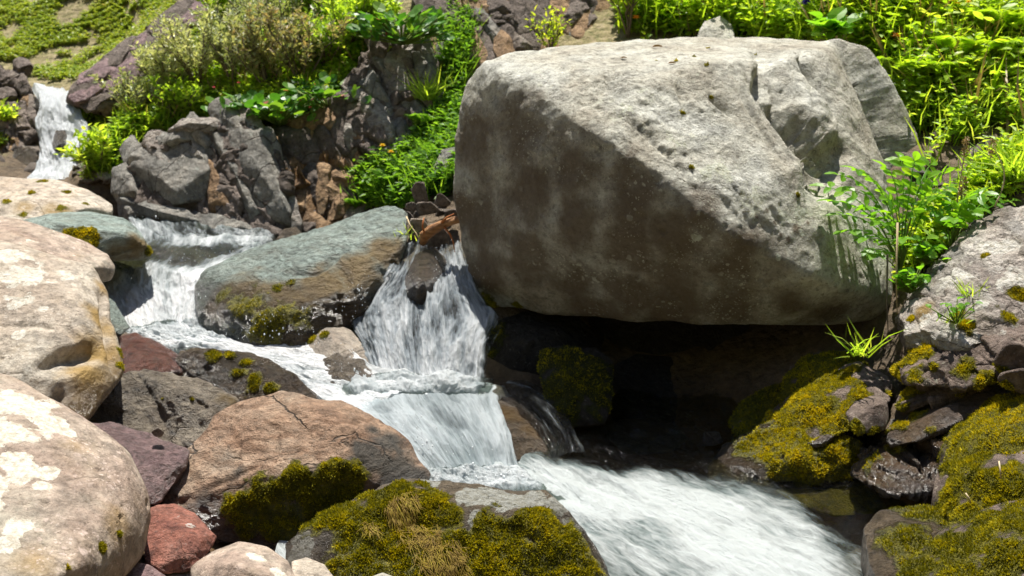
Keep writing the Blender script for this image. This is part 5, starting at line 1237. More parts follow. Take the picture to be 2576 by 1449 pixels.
rock('stone', 'grey rock peeping out of the herbs above the great boulder',
     [(1750, 100, 6.6), (1770, 55, 6.7), (1810, 40, 6.75), (1840, 60, 6.7), (1850, 110, 6.55)], thick=.3, lvl=5, amp=.015, mat=MAT['granite_grey'], seed=91, cat='rock')
rock('stone', 'pale angular stone among herbs left of the great boulder',
     [(1085, 430, 5.9), (1110, 375, 6.0), (1150, 370, 6.0), (1160, 420, 5.9), (1140, 450, 5.82)], thick=.2, lvl=5, amp=.012, mat=MAT['slate'], seed=92, cat='rock')
rock('stone', 'dark wet triangular stone at the foot of the grey green outcrop',
     [(690, 610, 5.95), (715, 575, 6.0), (745, 570, 6.0), (770, 600, 5.92), (740, 622, 5.85)], thick=.15, lvl=5, amp=.01, mat=MAT['dark_wet'], seed=93, cat='rock', wet=.5)

# pale rubble in the gap behind the slanting boulder
rub = [(1060, 485, 52, 60, 5.62, 'upright pale wedge of stone on the rubble heap'), (1010, 545, 60, 36, 5.5, 'flat blue grey stone at the crest of the slanting boulder'), (1075, 525, 70, 40, 5.45, 'broad tan stone in the rubble heap'),
       (1110, 505, 50, 40, 5.55, 'tan stone right of the upright wedge'), (1050, 575, 56, 60, 5.25, 'white flat stone behind the driftwood root'), (1100, 595, 70, 80, 5.18, 'tan stone under the driftwood'), (1135, 545, 40, 50, 5.4, 'small stone against the great boulder'), (1035, 520, 36, 26, 5.55, 'little grey stone left of the rubble heap')]
rs = np.random.default_rng(5)
for i, (px, py, w_, h_, d, lb) in enumerate(rub):
    rock('stone', lb, blob(px, py, w_, h_, d, rs), thick=.1, lvl=5, amp=.008, freq=10, mat=MAT['rubble'] if i != 4 else MAT['cream_stone'], seed=200 + i, p=44, cat='rock', group='pale rubble behind the driftwood')

# ------------------------------------------------------------------ loose stones, copies of a few kinds
protos = []
for k in range(6):
    rk = np.random.default_rng(900 + k)
    pts = rk.normal(size=(14, 3)); pts /= np.linalg.norm(pts, axis=1)[:, None]
    pts = pts * np.array([1, .75, .32 if k < 3 else .62]) * .5 * rk.uniform(.75, 1.1, (14, 1))
    o = rock('scree_stone', 'proto', None, pts3=pts, lvl=4, amp=.03, freq=3.5, p=40, chips=3, mat=[MAT['slate'], MAT['rubble'], MAT['dark_cliff'], MAT['rubble'], MAT['dark_cliff'], MAT['granite_grey']][k], seed=300 + k, cat='rock')
    protos.append(o)
_first = [True] * 6


def scatter_stones(n, poly, size, kinds, label, group, seed, sink=.2, pw=2.2):
    rk = np.random.default_rng(seed)
    px = []
    pg = np.array(poly, float)
    lo_, hi_ = pg.min(0), pg.max(0)
    while len(px) < n:
        q = rk.uniform(lo_, hi_)
        ins = False
        for i in range(len(pg)):
            a, b = pg[i], pg[i - 1]
            if (a[1] > q[1]) != (b[1] > q[1]) and q[0] < (b[0] - a[0]) * (q[1] - a[1]) / (b[1] - a[1]) + a[0]: ins = not ins
        if ins: px.append(q)
    px = np.array(px)
    w_ = ground_hit(px[:, 0], px[:, 1])
    for i, g in enumerate(w_):
        k = kinds[rk.integers(len(kinds))]
        if _first[k]:
            o = protos[k]; _first[k] = False
        else:
            o = protos[k].copy(); COL.objects.link(o)
        s = size[0] + (size[1] - size[0]) * rk.random() ** pw
        o.location = (g[0], g[1], g[2] - s * sink)
        o.scale = (s, s, s)
        o.rotation_euler = (rk.normal() * .35, rk.normal() * .35, rk.uniform(0, 6.28))
        o['label'] = label; o['group'] = group; o['category'] = 'rock'


scatter_stones(70, [(200, 340), (330, 360), (400, 400), (330, 440), (300, 500), (220, 460), (60, 455), (60, 420), (210, 410)], (.04, .2), [1, 3, 5], 'loose grey stone on the bank below the far fall', 'loose stones below the far fall', 1)
scatter_stones(45, [(-60, 150), (40, 180), (90, 240), (80, 380), (-60, 420)], (.06, .28), [2, 4, 3], 'reddish brown stone heaped left of the far fall', 'stones left of the far fall', 2)
scatter_stones(60, [(2260, 400), (2330, 330), (2480, 290), (2580, 250), (2580, 560), (2440, 600), (2330, 560)], (.05, .32), [0, 1, 2], 'slate fragment on the scree right of the great boulder', 'slate fragments of the right scree', 3)
scatter_stones(36, [(720, 560), (860, 560), (960, 540), (1000, 500), (1120, 440), (1140, 560), (1000, 540), (860, 600), (740, 605)], (.03, .13), [1, 3, 0], 'small stone fallen from the brown rock face', 'fallen stones under the brown face', 4)
scatter_stones(30, [(2230, 960), (2560, 860), (2575, 980), (2350, 1100), (2240, 1130)], (.04, .16), [3, 4, 1, 2, 0], 'small brown stone lying on the wet ledge', 'small stones on the wet ledge', 6)
scatter_stones(30, [(350, 1380), (560, 1370), (760, 1400), (740, 1440), (380, 1449)], (.02, .06), [3, 4, 5], 'small pebble in the gap between the front boulders', 'pebbles between the front boulders', 7)
for k in range(6):
    if _first[k]: bpy.data.objects.remove(protos[k])
# ------------------------------------------------------------------ plants
def join(parts):
    Vs, Fs, Rs, o = [], [], [], 0
    for V, F, R in parts:
        Vs.append(V); Fs.append(F + o); Rs.append(R); o += len(V)
    return np.concatenate(Vs), np.concatenate(Fs), np.concatenate(Rs)


def leafobj(name, parts, mat, **kw):
    V, F, R = join(parts)
    loc = np.array(kw.pop('loc', (0, 0, 0)), float)
    return link(name, mesh_np(name, V - loc * (0 if kw.get('parent') else 1), F, MAT[mat], {'rnd': np.clip(R, 0, 1)}, smooth=False), loc=(0, 0, 0) if kw.get('parent') else loc, **kw)


def rdir(n, r, up=.5, spread=1.):
    a = r.uniform(0, 2 * np.pi, n)
    return unit(np.stack([np.cos(a) * spread, np.sin(a) * spread, up + .3 * r.normal(size=n)], 1))


def herb_cover(label_mat, name, n, poly, h, nl, leafL, ratio, seed, shape='kite', gap=.0, gapf=1.2, rnd_shift=0., blades=0, kind='stuff', lean=.15, patch=.35):
    r = np.random.default_rng(seed)
    px = in_poly(n, poly, r)
    g = ground_hit(px[:, 0], px[:, 1])
    keep = fbm(g * gapf * np.array([1, 1, 0]), 3, seed) > gap - .5 + .0
    if gap: keep = fbm(g * gapf, 3, seed) > gap
    g = g[keep]; m = len(g)
    pn = fbm(g * 1.6, 3, seed + 2)
    hh = h * r.uniform(.45, 1.2, m) * (1 + .5 * pn)
    ax = unit(np.stack([r.normal(size=m) * lean, r.normal(size=m) * lean - .1, np.ones(m)], 1))
    parts = []
    tone = .5 + patch * pn + rnd_shift
    for k in range(nl):
        t = (k + r.uniform(.2, .9, m)) / nl
        t = .15 + .85 * t
        b = g + ax * (hh * t)[:, None]
        d = rdir(m, r, .35)
        nr = unit(np.stack([r.normal(size=m) * .35, r.normal(size=m) * .35, np.ones(m)], 1))
        L = leafL * r.uniform(.55, 1.3, m) * (1.15 - .45 * t)
        parts.append(leaves(b, d, nr, L, L * ratio, tone + r.normal(size=m) * .16, shape, .15, .18))
    if blades:
        i = r.integers(0, m, blades)
        b = g[i] + r.normal(size=(blades, 3)) * np.array([.03, .03, 0])
        L = h * r.uniform(.6, 1.5, blades)
        parts.append(leaves(b, rdir(blades, r, 2.2), rdir(blades, r, .2), L, L * .03 + .002, .55 + r.normal(size=blades) * .2, 'blade', 0, .25))
    return leafobj(name, parts, label_mat, kind=kind)


# the green of the far slope, of the shelf above the outcrops and of the right bank
herb_cover('hill_leaf', 'grass', 26000, [(-250, -160), (640, -160), (560, 20), (420, 170), (330, 260), (225, 240), (120, 200), (-250, 150)], .05, 3, .04, .5, 401, gap=-.06, gapf=3.2, blades=9000)
herb_cover('hill_leaf', 'grass', 5000, [(190, 340), (320, 240), (480, 110), (620, 40), (700, 120), (560, 250), (420, 330), (310, 420), (210, 480), (250, 400)], .08, 3, .05, .5, 402, gap=-.25, rnd_shift=-.1, blades=2500)
herb_cover('herb_leaf', 'ground_cover', 9000, [(330, 300), (520, 180), (720, 60), (930, -40), (1000, 60), (930, 200), (850, 270), (700, 320), (520, 320), (380, 370), (290, 480), (220, 470), (280, 380)], .12, 4, .055, .6, 403, gap=-.35, blades=5000)
herb_cover('fern_leaf', 'ground_cover', 3800, [(1010, 430), (1125, 300), (1160, 290), (1165, 480), (1120, 505), (1010, 535), (900, 530), (880, 505), (940, 465)], .13, 5, .06, .5, 404, blades=2500, rnd_shift=-.05)
herb_cover('fern_leaf', 'ground_cover', 900, [(1125, 80), (1175, 80), (1190, 150), (1150, 280), (1120, 260)], .16, 4, .05, .45, 405, blades=900, rnd_shift=-.2)
herb_cover('meadow_leaf', 'ground_cover', 17000, [(1560, -160), (2900, -260), (2900, 300), (2600, 230), (2480, 290), (2330, 330), (2280, 300), (2200, 180), (2000, 120), (1700, 110), (1560, 100)], .26, 6, .07, .55, 406, gap=-.45, blades=9000, rnd_shift=0.)
herb_cover('herb_leaf', 'ground_cover', 2600, [(1900, -100), (2900, -200), (2900, 330), (2600, 260), (2480, 300), (2320, 330), (2260, 260), (2180, 120), (1950, 90)], .3, 4, .1, .5, 409, shape='oval', gap=-.1, gapf=1.6, rnd_shift=.25)
herb_cover('meadow_leaf', 'ground_cover', 900, [(2270, 640), (2330, 560), (2480, 490), (2560, 480), (2400, 600), (2320, 700), (2280, 740), (2255, 740)], .1, 4, .045, .6, 407, blades=500, rnd_shift=.1)
herb_cover('herb_leaf', 'ground_cover', 1300, [(2225, 180), (2450, 220), (2600, 240), (2600, 400), (2450, 380), (2340, 420), (2270, 360), (2240, 270)], .17, 5, .06, .5, 410, gap=-.1, gapf=2.2, blades=700, rnd_shift=-.1)
herb_cover('meadow_leaf', 'ground_cover', 500, [(2420, 450), (2600, 400), (2600, 540), (2500, 520), (2400, 540)], .14, 5, .05, .5, 411, gap=-.05, gapf=2.5, blades=300, rnd_shift=0.)
herb_cover('seed_head', 'dry_grass', 700, [(1600, -100), (2900, -200), (2700, 380), (2400, 330), (2250, 250), (2000, 100), (1620, 110)], .3, 1, .03, .3, 412, blades=1300)
herb_cover('seed_head', 'dry_grass', 300, [(330, 300), (520, 180), (720, 60), (930, 40), (930, 200), (850, 270), (700, 310), (520, 310), (380, 370)], .16, 1, .03, .3, 413, blades=700)
herb_cover('hill_leaf', 'grass', 900, [(-40, 320), (60, 310), (70, 360), (0, 380)], .07, 3, .05, .6, 408, blades=300, rnd_shift=-.1)


def fern(px, py, s, seed, label, mat='fern_leaf', cat='fern', group=None, n=9, lean=.6):
    r = np.random.default_rng(seed)
    g = ground_hit([px], [py])[0]
    root = link('fern', None, g, label=label, cat=cat, group=group)
    parts, st = [], []
    for k in range(n):
        a = 2 * np.pi * (k + r.random() * .6) / n
        L = s * r.uniform(.75, 1.15)
        t = np.linspace(0, 1, 15)[:, None]
        out = np.array([math.cos(a), math.sin(a), 0])
        sp_ = out * (t * L * lean) + np.array([0, 0, 1.]) * (L * (t * .95 - .45 * t ** 2.4))
        st.append(tube(sp_, np.linspace(.004, .0012, 15), 4))
        T = unit(np.gradient(sp_, axis=0))
        side = unit(np.cross(T, np.array([0, 0, 1.])) + 1e-6)
        up = np.cross(side, T)
        for sgn in (1, -1):
            for off in (0, .5):
                tt = np.arange(2, 14) + off
                q = np.stack([np.interp(tt, np.arange(15), sp_[:, j]) for j in range(3)], 1)
                ll = L * .27 * np.sin(np.pi * np.clip((tt / 14) * .85 + .15, 0, 1)) ** .8 * r.uniform(.85, 1.1, len(tt))
                i0 = tt.astype(int)
                parts.append(leaves(q, side[i0] * sgn + T[i0] * .45 + r.normal(size=(len(tt), 3)) * .06, up[i0], ll, ll * .3, .5 + r.normal(size=len(tt)) * .15, 'kite', .1, .2))
    leafobj('frond', parts, mat, parent=root)
    V, F = merge(st)
    link('stem', mesh_np('stem', V, F, MAT['green_stem']), parent=root)
    return root


for i, (px, py, s, lb) in enumerate([(950, 490, .2, 'dark green fern nearest the rusty rock face'), (1030, 410, .2, 'fern in the middle of the green gully'), (1080, 350, .26, 'bright fern high in the gully beside the great boulder'), (905, 535, .17, 'low fern at the foot of the rusty rock face'), (1000, 500, .24, 'fern just above the pale rubble'),
                                     (1155, 210, .22, 'fern clinging to the shaded cliff left of the boulder top'),
                                     (2420, 240, .5, 'feathery green plant arching over the dark bank at the right'), (2330, 260, .42, 'feathery plant right behind the top right corner of the great boulder'), (2510, 170, .5, 'tall feathery plant near the right edge of the bank'), (2270, 220, .3, 'feathery plant against the dark right side of the great boulder'),
                                     (1640, 60, .3, 'feathery herb behind the middle of the boulder top'), (1900, 75, .34, 'feathery herb in the meadow left of the blue flower')]):
    fern(px, py, s, 500 + i, lb, 'fern_leaf' if i < 6 else 'meadow_leaf', 'fern' if i < 6 else 'plant', n=9 if i < 6 else 11, lean=.6 if i < 6 else .5)


def shrub(px, py, hgt, wid, seed, label, mat, leafL=.03, ratio=.32, nst=9, nleaf=1500, group=None, stem='brown_stem', name='willow_shrub', low=.3, tone=0.):
    r = np.random.default_rng(seed)
    g = ground_hit([px], [py])[0]
    root = link(name, None, g, label=label, cat='shrub', group=group)
    st, tips = [], []
    for k in range(nst):
        a = r.uniform(0, 6.28); ln = r.uniform(.7, 1.1)
        e = np.array([math.cos(a) * wid * r.uniform(.2, 1), math.sin(a) * wid * .8 * r.uniform(.2, 1), hgt * ln])
        c = np.array([e[0] * .25, e[1] * .25, hgt * .45])
        t = np.linspace(0, 1, 9)[:, None]
        p = 2 * t * (1 - t) * c + t ** 2 * e + r.normal(size=(9, 3)) * .012 * t
        st.append(tube(p, np.linspace(.009, .003, 9), 4))
        for j in range(5):
            i = r.integers(3, 8)
            b = p[i]; dd = unit(rdir(1, r, .7)[0] + .8 * unit(p[i] - p[i - 1])) * hgt * r.uniform(.2, .42)
            q = b + np.linspace(0, 1, 5)[:, None] * dd + np.array([0, 0, .03]) * (np.linspace(0, 1, 5)[:, None] ** 2)
            st.append(tube(q, np.linspace(.004, .0015, 5), 3)); tips.append(q)
        tips.append(p[4:])
    al = np.concatenate([np.stack([q[:-1], q[1:]], 1) for q in tips])
    al = al[(al[:, 0, 2] > hgt * low * r.uniform(.6, 1.2, len(al)))]
    i = r.integers(0, len(al), nleaf); u = r.random((nleaf, 1))
    b = al[i, 0] * (1 - u) + al[i, 1] * u
    ax = unit(al[i, 1] - al[i, 0])
    d = unit(ax * .7 + rdir(nleaf, r, .15) * 1.)
    b = b + r.normal(size=b.shape) * .012
    L = leafL * r.uniform(.6, 1.3, nleaf)
    cl = fbm(b * 5 + seed, 2, seed)
    leafobj('foliage', [leaves(b, d, rdir(nleaf, r, 1.), L, L * ratio, .5 + .3 * cl + r.normal(size=nleaf) * .18 + tone, 'kite', .15, .1)], mat, parent=root)
    V, F = merge(st)
    link('branches', mesh_np('branches', V, F, MAT[stem]), parent=root)
    return root


wl = 'willow shrubs on the shelf above the outcrops'
for i, (px, py, h_, w_, lb, mt, tn) in enumerate([
        (420, 265, .34, .28, 'silvery willow shrub nearest the far slope at the left end of the row', 'willow_leaf', .1), (500, 255, .42, .34, 'pale silvery willow shrub second from the left', 'willow_leaf', .15),
        (590, 250, .46, .34, 'tall silvery willow shrub in the middle of the shelf', 'willow_leaf', .05), (680, 250, .44, .32, 'brown tinged bush with bare twigs in front of the shelf edge', 'dry_leaf', .1),
        (760, 235, .42, .34, 'rusty brown bush right of the middle of the shelf', 'dry_leaf', .15), (620, 170, .4, .34, 'grey green bush behind the tall silvery willow', 'willow_leaf', -.15), (720, 150, .42, .34, 'grey bush below the weathered rock at the top', 'willow_leaf', -.1),
        (560, 110, .4, .3, 'yellow green shrub at the top above the dark rock band', 'meadow_leaf', .1), (820, 200, .3, .24, 'small green bush right of the brown bushes', 'herb_leaf', 0), (780, 100, .34, .2, 'light green sprig standing before the weathered rock', 'meadow_leaf', .05),
        (450, 330, .22, .24, 'low dark green bush at the shelf edge over the outcrop', 'herb_leaf', -.1), (345, 310, .22, .26, 'low pale willow hugging the slope right of the far fall', 'willow_leaf', -.1),
        (880, 150, .34, .26, 'green bush left of the round leaved clump', 'herb_leaf', .0), (660, 320, .14, .22, 'leafy green cushion on the brink of the outcrop', 'herb_leaf', 0), (780, 300, .14, .2, 'dark green cushion over the rusty face', 'bergenia_leaf', 0)]):
    shrub(px, py, h_, w_, 600 + i, lb, mt, leafL=.036 if mt != 'herb_leaf' else .045, ratio=.36 if mt == 'willow_leaf' else .5, nst=10 if h_ > .2 else 7, nleaf=1500 if h_ > .3 else 800, group=wl if 'willow' in lb else None, name='willow_shrub' if 'willow' in lb else 'bush', tone=tn)
shrub(1580, 110, .42, .26, 630, 'light green bush with bare grey twigs behind the boulder top', 'meadow_leaf', .04, .45, 8, 600, name='bush', low=.45, tone=.1)
shrub(1385, 160, .28, .12, 631, 'bright green sprig rising behind the left end of the boulder top', 'meadow_leaf', .035, .4, 4, 240, name='bush', low=.3, tone=.3)
shrub(250, 460, .2, .16, 632, 'bright green bush on the bank at the left end of the outcrop', 'herb_leaf', .05, .45, 8, 700, name='bush', low=.1, tone=.2)
shrub(205, 345, .14, .14, 633, 'small green bush beside the foot of the far fall', 'herb_leaf', .05, .5, 7, 350, name='bush', low=.1, tone=.1)
shrub(20, 345, .16, .18, 634, 'small bright green bush among the red rocks left of the far fall', 'herb_leaf', .05, .5, 8, 450, name='bush', low=.1, tone=.2)
shrub(515, 395, .12, .09, 635, 'green tuft growing from a crack of the outcrop', 'herb_leaf', .04, .5, 6, 220, name='bush', low=.1)


def bergenia(px, py, d, n, s, seed, label):
    r = np.random.default_rng(seed)
    g = P(px, py, d)
    root = link('bergenia', None, g, label=label, cat='plant')
    a = r.uniform(0, 6.28, n); rad = s * np.sqrt(r.random(n))
    b = np.stack([rad * np.cos(a), rad * np.sin(a) * .6 - .03, s * .55 * r.random(n) + .02 - rad * .2], 1)
    d_ = unit(np.stack([np.cos(a), np.sin(a) * .8 - .25, .35 + .3 * r.normal(size=n)], 1))
    nr = unit(np.stack([np.cos(a) * .35, np.sin(a) * .35 - .45, np.ones(n)], 1) + r.normal(size=(n, 3)) * .25)
    L = .07 * r.uniform(.7, 1.25, n)
    leafobj('leaves', [leaves(b, d_, nr, L, L * .9, .5 + r.normal(size=n) * .25, 'round')], 'bergenia_leaf', parent=root)
    st = [tube(np.linspace([0, 0, -.05], b[i], 4), [.005] * 4, 4) for i in range(0, n, 2)]
    V, F = merge(st)
    link('stem', mesh_np('stem', V, F, MAT['green_stem']), parent=root)
    for i in r.integers(0, n, 3):
        leafobj('red_leaf', [leaves(b[i:i + 1] + np.array([0, -.03, 0]), d_[i:i + 1], nr[i:i + 1], L[i] * .7, L[i] * .5, r.random(1), 'round')], 'pink_petal', parent=root)


bergenia(1010, 90, 6.85, 150, .27, 701, 'clump of big round glossy leaves on top of the grey buttress')
bergenia(700, 295, 6.6, 60, .24, 702, 'round leaved plant hanging over the outcrop rim')
bergenia(830, 260, 6.7, 55, .22, 703, 'round leaved plant over the rusty rock face')
bergenia(620, 290, 6.62, 40, .2, 704, 'round leaved plant at the left of the outcrop rim')


def burnet(px, py, d, seed, label, fronds, name='burnet_plant'):
    """clump of pinnate leaves; fronds = (tip px, tip py, tip distance, leaflet size)"""
    r = np.random.default_rng(seed)
    g = P(px, py, d)
    root = link(name, None, g, label=label, cat='plant')
    st = []
    for (tx, ty, td, ls) in fronds:
        e = P(tx, ty, td) - g
        t = np.linspace(0, 1, 14)[:, None]
        c = np.array([e[0] * .3, e[1] * .3, e[2] * .85 + .03])
        p = 2 * t * (1 - t) * c + t ** 2 * e
        st.append(tube(p[:6], np.linspace(.0035, .0026, 6), 5))
        T = unit(np.gradient(p, axis=0))
        side = unit(np.cross(T, np.array([0, 0, 1.]) + .3 * r.normal(size=3)))
        up = np.cross(side, T)
        parts = [tube(p[5:], np.linspace(.0026, .0014, 9), 5) + (np.full(45, .55),)]
        npair = r.integers(4, 6)
        tt = np.linspace(6, 12.4, npair)
        q = np.stack([np.interp(tt, np.arange(14), p[:, j]) for j in range(3)], 1)
        i0 = tt.astype(int)
        for sgn in (1, -1):
            L = ls * r.uniform(.8, 1.15, npair) * np.linspace(.75, 1.05, npair)
            dd = side[i0] * sgn + T[i0] * .35 + np.array([0, 0, -.15]) + r.normal(size=(npair, 3)) * .12
            parts.append(leaves(q, dd, up[i0] + r.normal(size=(npair, 3)) * .18, L, L * .52, .5 + r.normal(size=npair) * .2, 'oval', .14, .12))
        parts.append(leaves(p[-1:], T[-1:], up[-1:], ls * 1.15, ls * .62, np.array([.6]), 'oval', .14, .15))
        leafobj('leaf', parts, 'burnet_leaf', parent=root)
    V, F = merge(st)
    link('stem', mesh_np('stem', V, F, MAT['green_stem']), parent=root)


rb = np.random.default_rng(77)
fr = []
for (tx, ty) in [(2075, 470), (2110, 440), (2150, 425), (2190, 450), (2230, 425), (2265, 400), (2300, 405), (2340, 415), (2375, 435), (2390, 470), (2090, 505), (2110, 540), (2130, 580), (2170, 520), (2180, 600), (2230, 500), (2250, 560), (2290, 470), (2300, 540), (2340, 500),
                 (2140, 480), (2210, 560), (2330, 450), (2270, 600), (2200, 640), (2120, 620)]:
    fr.append((tx, ty, 4.2 + .35 * rb.random() + .0006 * (600 - ty), .062 * rb.uniform(.75, 1.1)))
burnet(2262, 690, 4.42, 711, 'leafy green plant with paired oval leaflets against the right flank of the great boulder', fr)
fr = []
for (tx, ty) in [(2350, 530), (2390, 510), (2430, 500), (2470, 490), (2510, 495), (2545, 505), (2400, 550), (2450, 530), (2370, 580), (2330, 600)]:
    fr.append((tx, ty, 4.35 + .25 * rb.random(), .055 * rb.uniform(.75, 1.1)))
burnet(2390, 640, 4.45, 712, 'smaller plant with paired leaflets leaning over the lichen slab', fr)


def tuft(px, py, d, n, L, seed, label, mat='herb_leaf', name='grass_tuft', up=1.2):
    r = np.random.default_rng(seed)
    g = P(px, py, d)
    b = r.normal(size=(n, 3)) * np.array([.025, .02, .004])
    ll = L * r.uniform(.5, 1.15, n)
    V, F, R = leaves(b, rdir(n, r, up), rdir(n, r, .1), ll, ll * .035 + .0015, .55 + r.normal(size=n) * .2, 'blade', 0, .3)
    return link(name, mesh_np(name, V, F, MAT[mat], {'rnd': np.clip(R, 0, 1)}, smooth=False), g, label=label, cat='grass')


tuft(2165, 895, 3.9, 30, .15, 721, 'tuft of thin green grass on the golden moss under the overhang')
tuft(2400, 810, 3.8, 40, .06, 722, 'short green sprout in a crack of the lichen slab')
tuft(2440, 740, 3.9, 30, .08, 723, 'grass wisp on the upper lichen slab')
tuft(1075, 250, 6.6, 120, .2, 724, 'grass hanging beside the pale grey buttress')
tuft(2560, 450, 4.7, 80, .25, 725, 'grass tuft on the scree at the right edge')
tuft(1025, 600, 5.15, 24, .09, 726, 'small grass wisp behind the slanting boulder')
shrub_leaf = np.random.default_rng(3)


def sprout(px, py, d, n, L, seed, label):
    r = np.random.default_rng(seed)
    g = P(px, py, d)
    root = link('seedling', None, g, label=label, cat='plant')
    b = r.normal(size=(n, 3)) * np.array([.03, .02, .02]) + np.array([0, 0, .03])
    leafobj('leaves', [leaves(b, rdir(n, r, .4), rdir(n, r, 1.5), L * r.uniform(.7, 1.2, n), L * .75, .5 + r.normal(size=n) * .2, 'oval')], 'burnet_leaf', parent=root)
    V, F = merge([tube(np.linspace([0, 0, -.02], q, 3), [.002] * 3, 4) for q in b])
    link('stem', mesh_np('stem', V, F, MAT['green_stem']), parent=root)


sprout(2405, 800, 3.78, 16, .03, 731, 'little leafy seedling on the moss line of the lichen slab')
sprout(2290, 725, 4.15, 40, .04, 732, 'leafy herb filling the corner between great boulder and lichen slab')
sprout(2330, 650, 4.3, 40, .045, 733, 'broad leaved herb under the burnet plant')
sprout(2085, 85, 5.9, 40, .11, 734, 'broad light green leaves right behind the boulder top')


def flower(px, py, hgt, seed, label, petal, name, nb=6, nleaf=14, leafL=.05, spike=False, cat='flower', d=None, br=.05, bs=.014):
    r = np.random.default_rng(seed)
    g = ground_hit([px], [py])[0] if d is None else P(px, py, d)
    root = link(name, None, g, label=label, cat=cat)
    top = np.array([r.normal() * .04, r.normal() * .04 - .02, hgt])
    t = np.linspace(0, 1, 8)[:, None]
    p = t * top + np.sin(t * 3.14) * np.array([r.normal() * .03, 0, 0])
    st = [tube(p, np.linspace(.004, .0018, 8), 5)]
    if nleaf:
        tt = r.uniform(.1, .8, nleaf)
        q = np.stack([np.interp(tt, t[:, 0], p[:, j]) for j in range(3)], 1)
        leafobj('leaves', [leaves(q, rdir(nleaf, r, .5), rdir(nleaf, r, 1.), leafL * (1.2 - tt), leafL * .4 * (1.2 - tt), .6 + r.normal(size=nleaf) * .2, 'oval')], 'meadow_leaf', parent=root)
    if spike:
        n = 90
        u = r.random(n); th = r.uniform(0, 6.28, n)
        rr = br * np.sin(np.pi * np.clip(u * .9 + .08, 0, 1)) ** .6
        b = top + np.stack([rr * np.cos(th), rr * np.sin(th), (u - .7) * br * 6.5], 1)
        leafobj('flower_head', [leaves(b, rdir(n, r, .6), rdir(n, r, .5), bs, bs * .7, r.random(n), 'kite')], petal, parent=root)
    else:
        for k in range(nb):
            e = top + np.array([r.normal() * br, r.normal() * br, r.uniform(-.8, .5) * br])
            if k: st.append(tube(np.linspace(p[5], e, 4), [.0016] * 4, 4))
            else: e = top
            n = 12
            a = np.arange(n) * 2 * np.pi / 6
            dd = unit(np.stack([np.cos(a), np.sin(a), np.where(np.arange(n) < 6, .35, 1.3)], 1))
            leafobj('blossom', [leaves(np.repeat(e[None], n, 0), dd, np.repeat([[0, 0, 1.]], n, 0) + .3 * dd, bs, bs * .8, r.random(n), 'kite')], petal, parent=root)
    V, F = merge(st)
    link('stem', mesh_np('stem', V, F, MAT['green_stem' if petal != 'seed_head' else 'dry_stem']), parent=root)


for i, (px, py, h_, lb) in enumerate([(1795, 105, .5, 'tall yellow flowered herb standing before the grey rock in the meadow'), (1820, 100, .42, 'yellow flowered herb right of the tallest one'), (1740, 110, .36, 'yellow flowered herb left of the grey rock'), (1930, 60, .34, 'yellow flowered herb in the meadow halfway to the blue flower'),
                                      (2390, 170, .3, 'yellow flower in the middle of the right meadow'), (2230, 130, .3, 'yellow flower just behind the boulder corner'), (1700, 90, .3, 'yellow flower at the left end of the meadow'), (2480, 60, .3, 'yellow flower high in the right meadow')]):
    flower(px, py, h_, 750 + i, lb, 'yellow_petal', 'yellow_flower', bs=.02)
for i, (px, py, h_, lb) in enumerate([(2270, 205, .22, 'orange flower low beside the right side of the great boulder'), (2240, 200, .2, 'orange flower touching the upper right corner of the boulder'), (2530, 60, .24, 'orange flower near the upper right corner of the picture'), (1615, 125, .16, 'orange flower peeping over the boulder top')]):
    flower(px, py, h_, 770 + i, lb, 'orange_petal', 'orange_flower', nb=1, bs=.028)
for i, (px, py, h_, lb) in enumerate([(1975, 90, .4, 'pink flower spike in the meadow left of the blue flower'), (2010, 70, .38, 'second pink spike, just right of the first'), (1870, 80, .36, 'pink spike right of the grey rock in the meadow'), (2200, 60, .32, 'pink spike above the blue flower')]):
    flower(px, py, h_, 780 + i, lb, 'pink_petal', 'pink_flower_spike', spike=True, br=.016, bs=.013)
flower(2040, 110, .2, 790, 'single blue flower behind the boulder top', 'blue_petal', 'blue_flower', nb=2, bs=.035, br=.01, nleaf=8)
for i, (px, py, d, h_, lb) in enumerate([(2405, 520, 4.55, .26, 'tall dry seed spike on the scree, left one'), (2500, 520, 4.5, .24, 'dry seed spike on the scree, right one'), (2440, 560, 4.45, .16, 'short dry seed spike between the two tall ones')]):
    flower(px, py, h_, 795 + i, lb, 'seed_head', 'seed_spike', spike=True, br=.012, bs=.011, d=d, nleaf=0, cat='plant')
for i, (px, py, lb) in enumerate([(790, 312, 'small red flower hanging at the rim of the rusty face'), (612, 250, 'pink flower among the willow twigs'), (560, 265, 'red flower under the silvery willow'), (975, 130, 'red flower at the left of the round leaved clump')]):
    flower(px, py, .1, 810 + i, lb, 'red_petal', 'red_flower', nb=1, bs=.012, nleaf=4, leafL=.03, d=[6.55, 6.7, 6.7, 6.8][i])
flower(960, 480, .25, 820, 'yellow flower in the fern gully, upper one', 'yellow_petal', 'yellow_flower', nb=2, bs=.02)
flower(945, 520, .2, 821, 'yellow flower in the fern gully, lower one', 'yellow_petal', 'yellow_flower', nb=1, bs=.02)

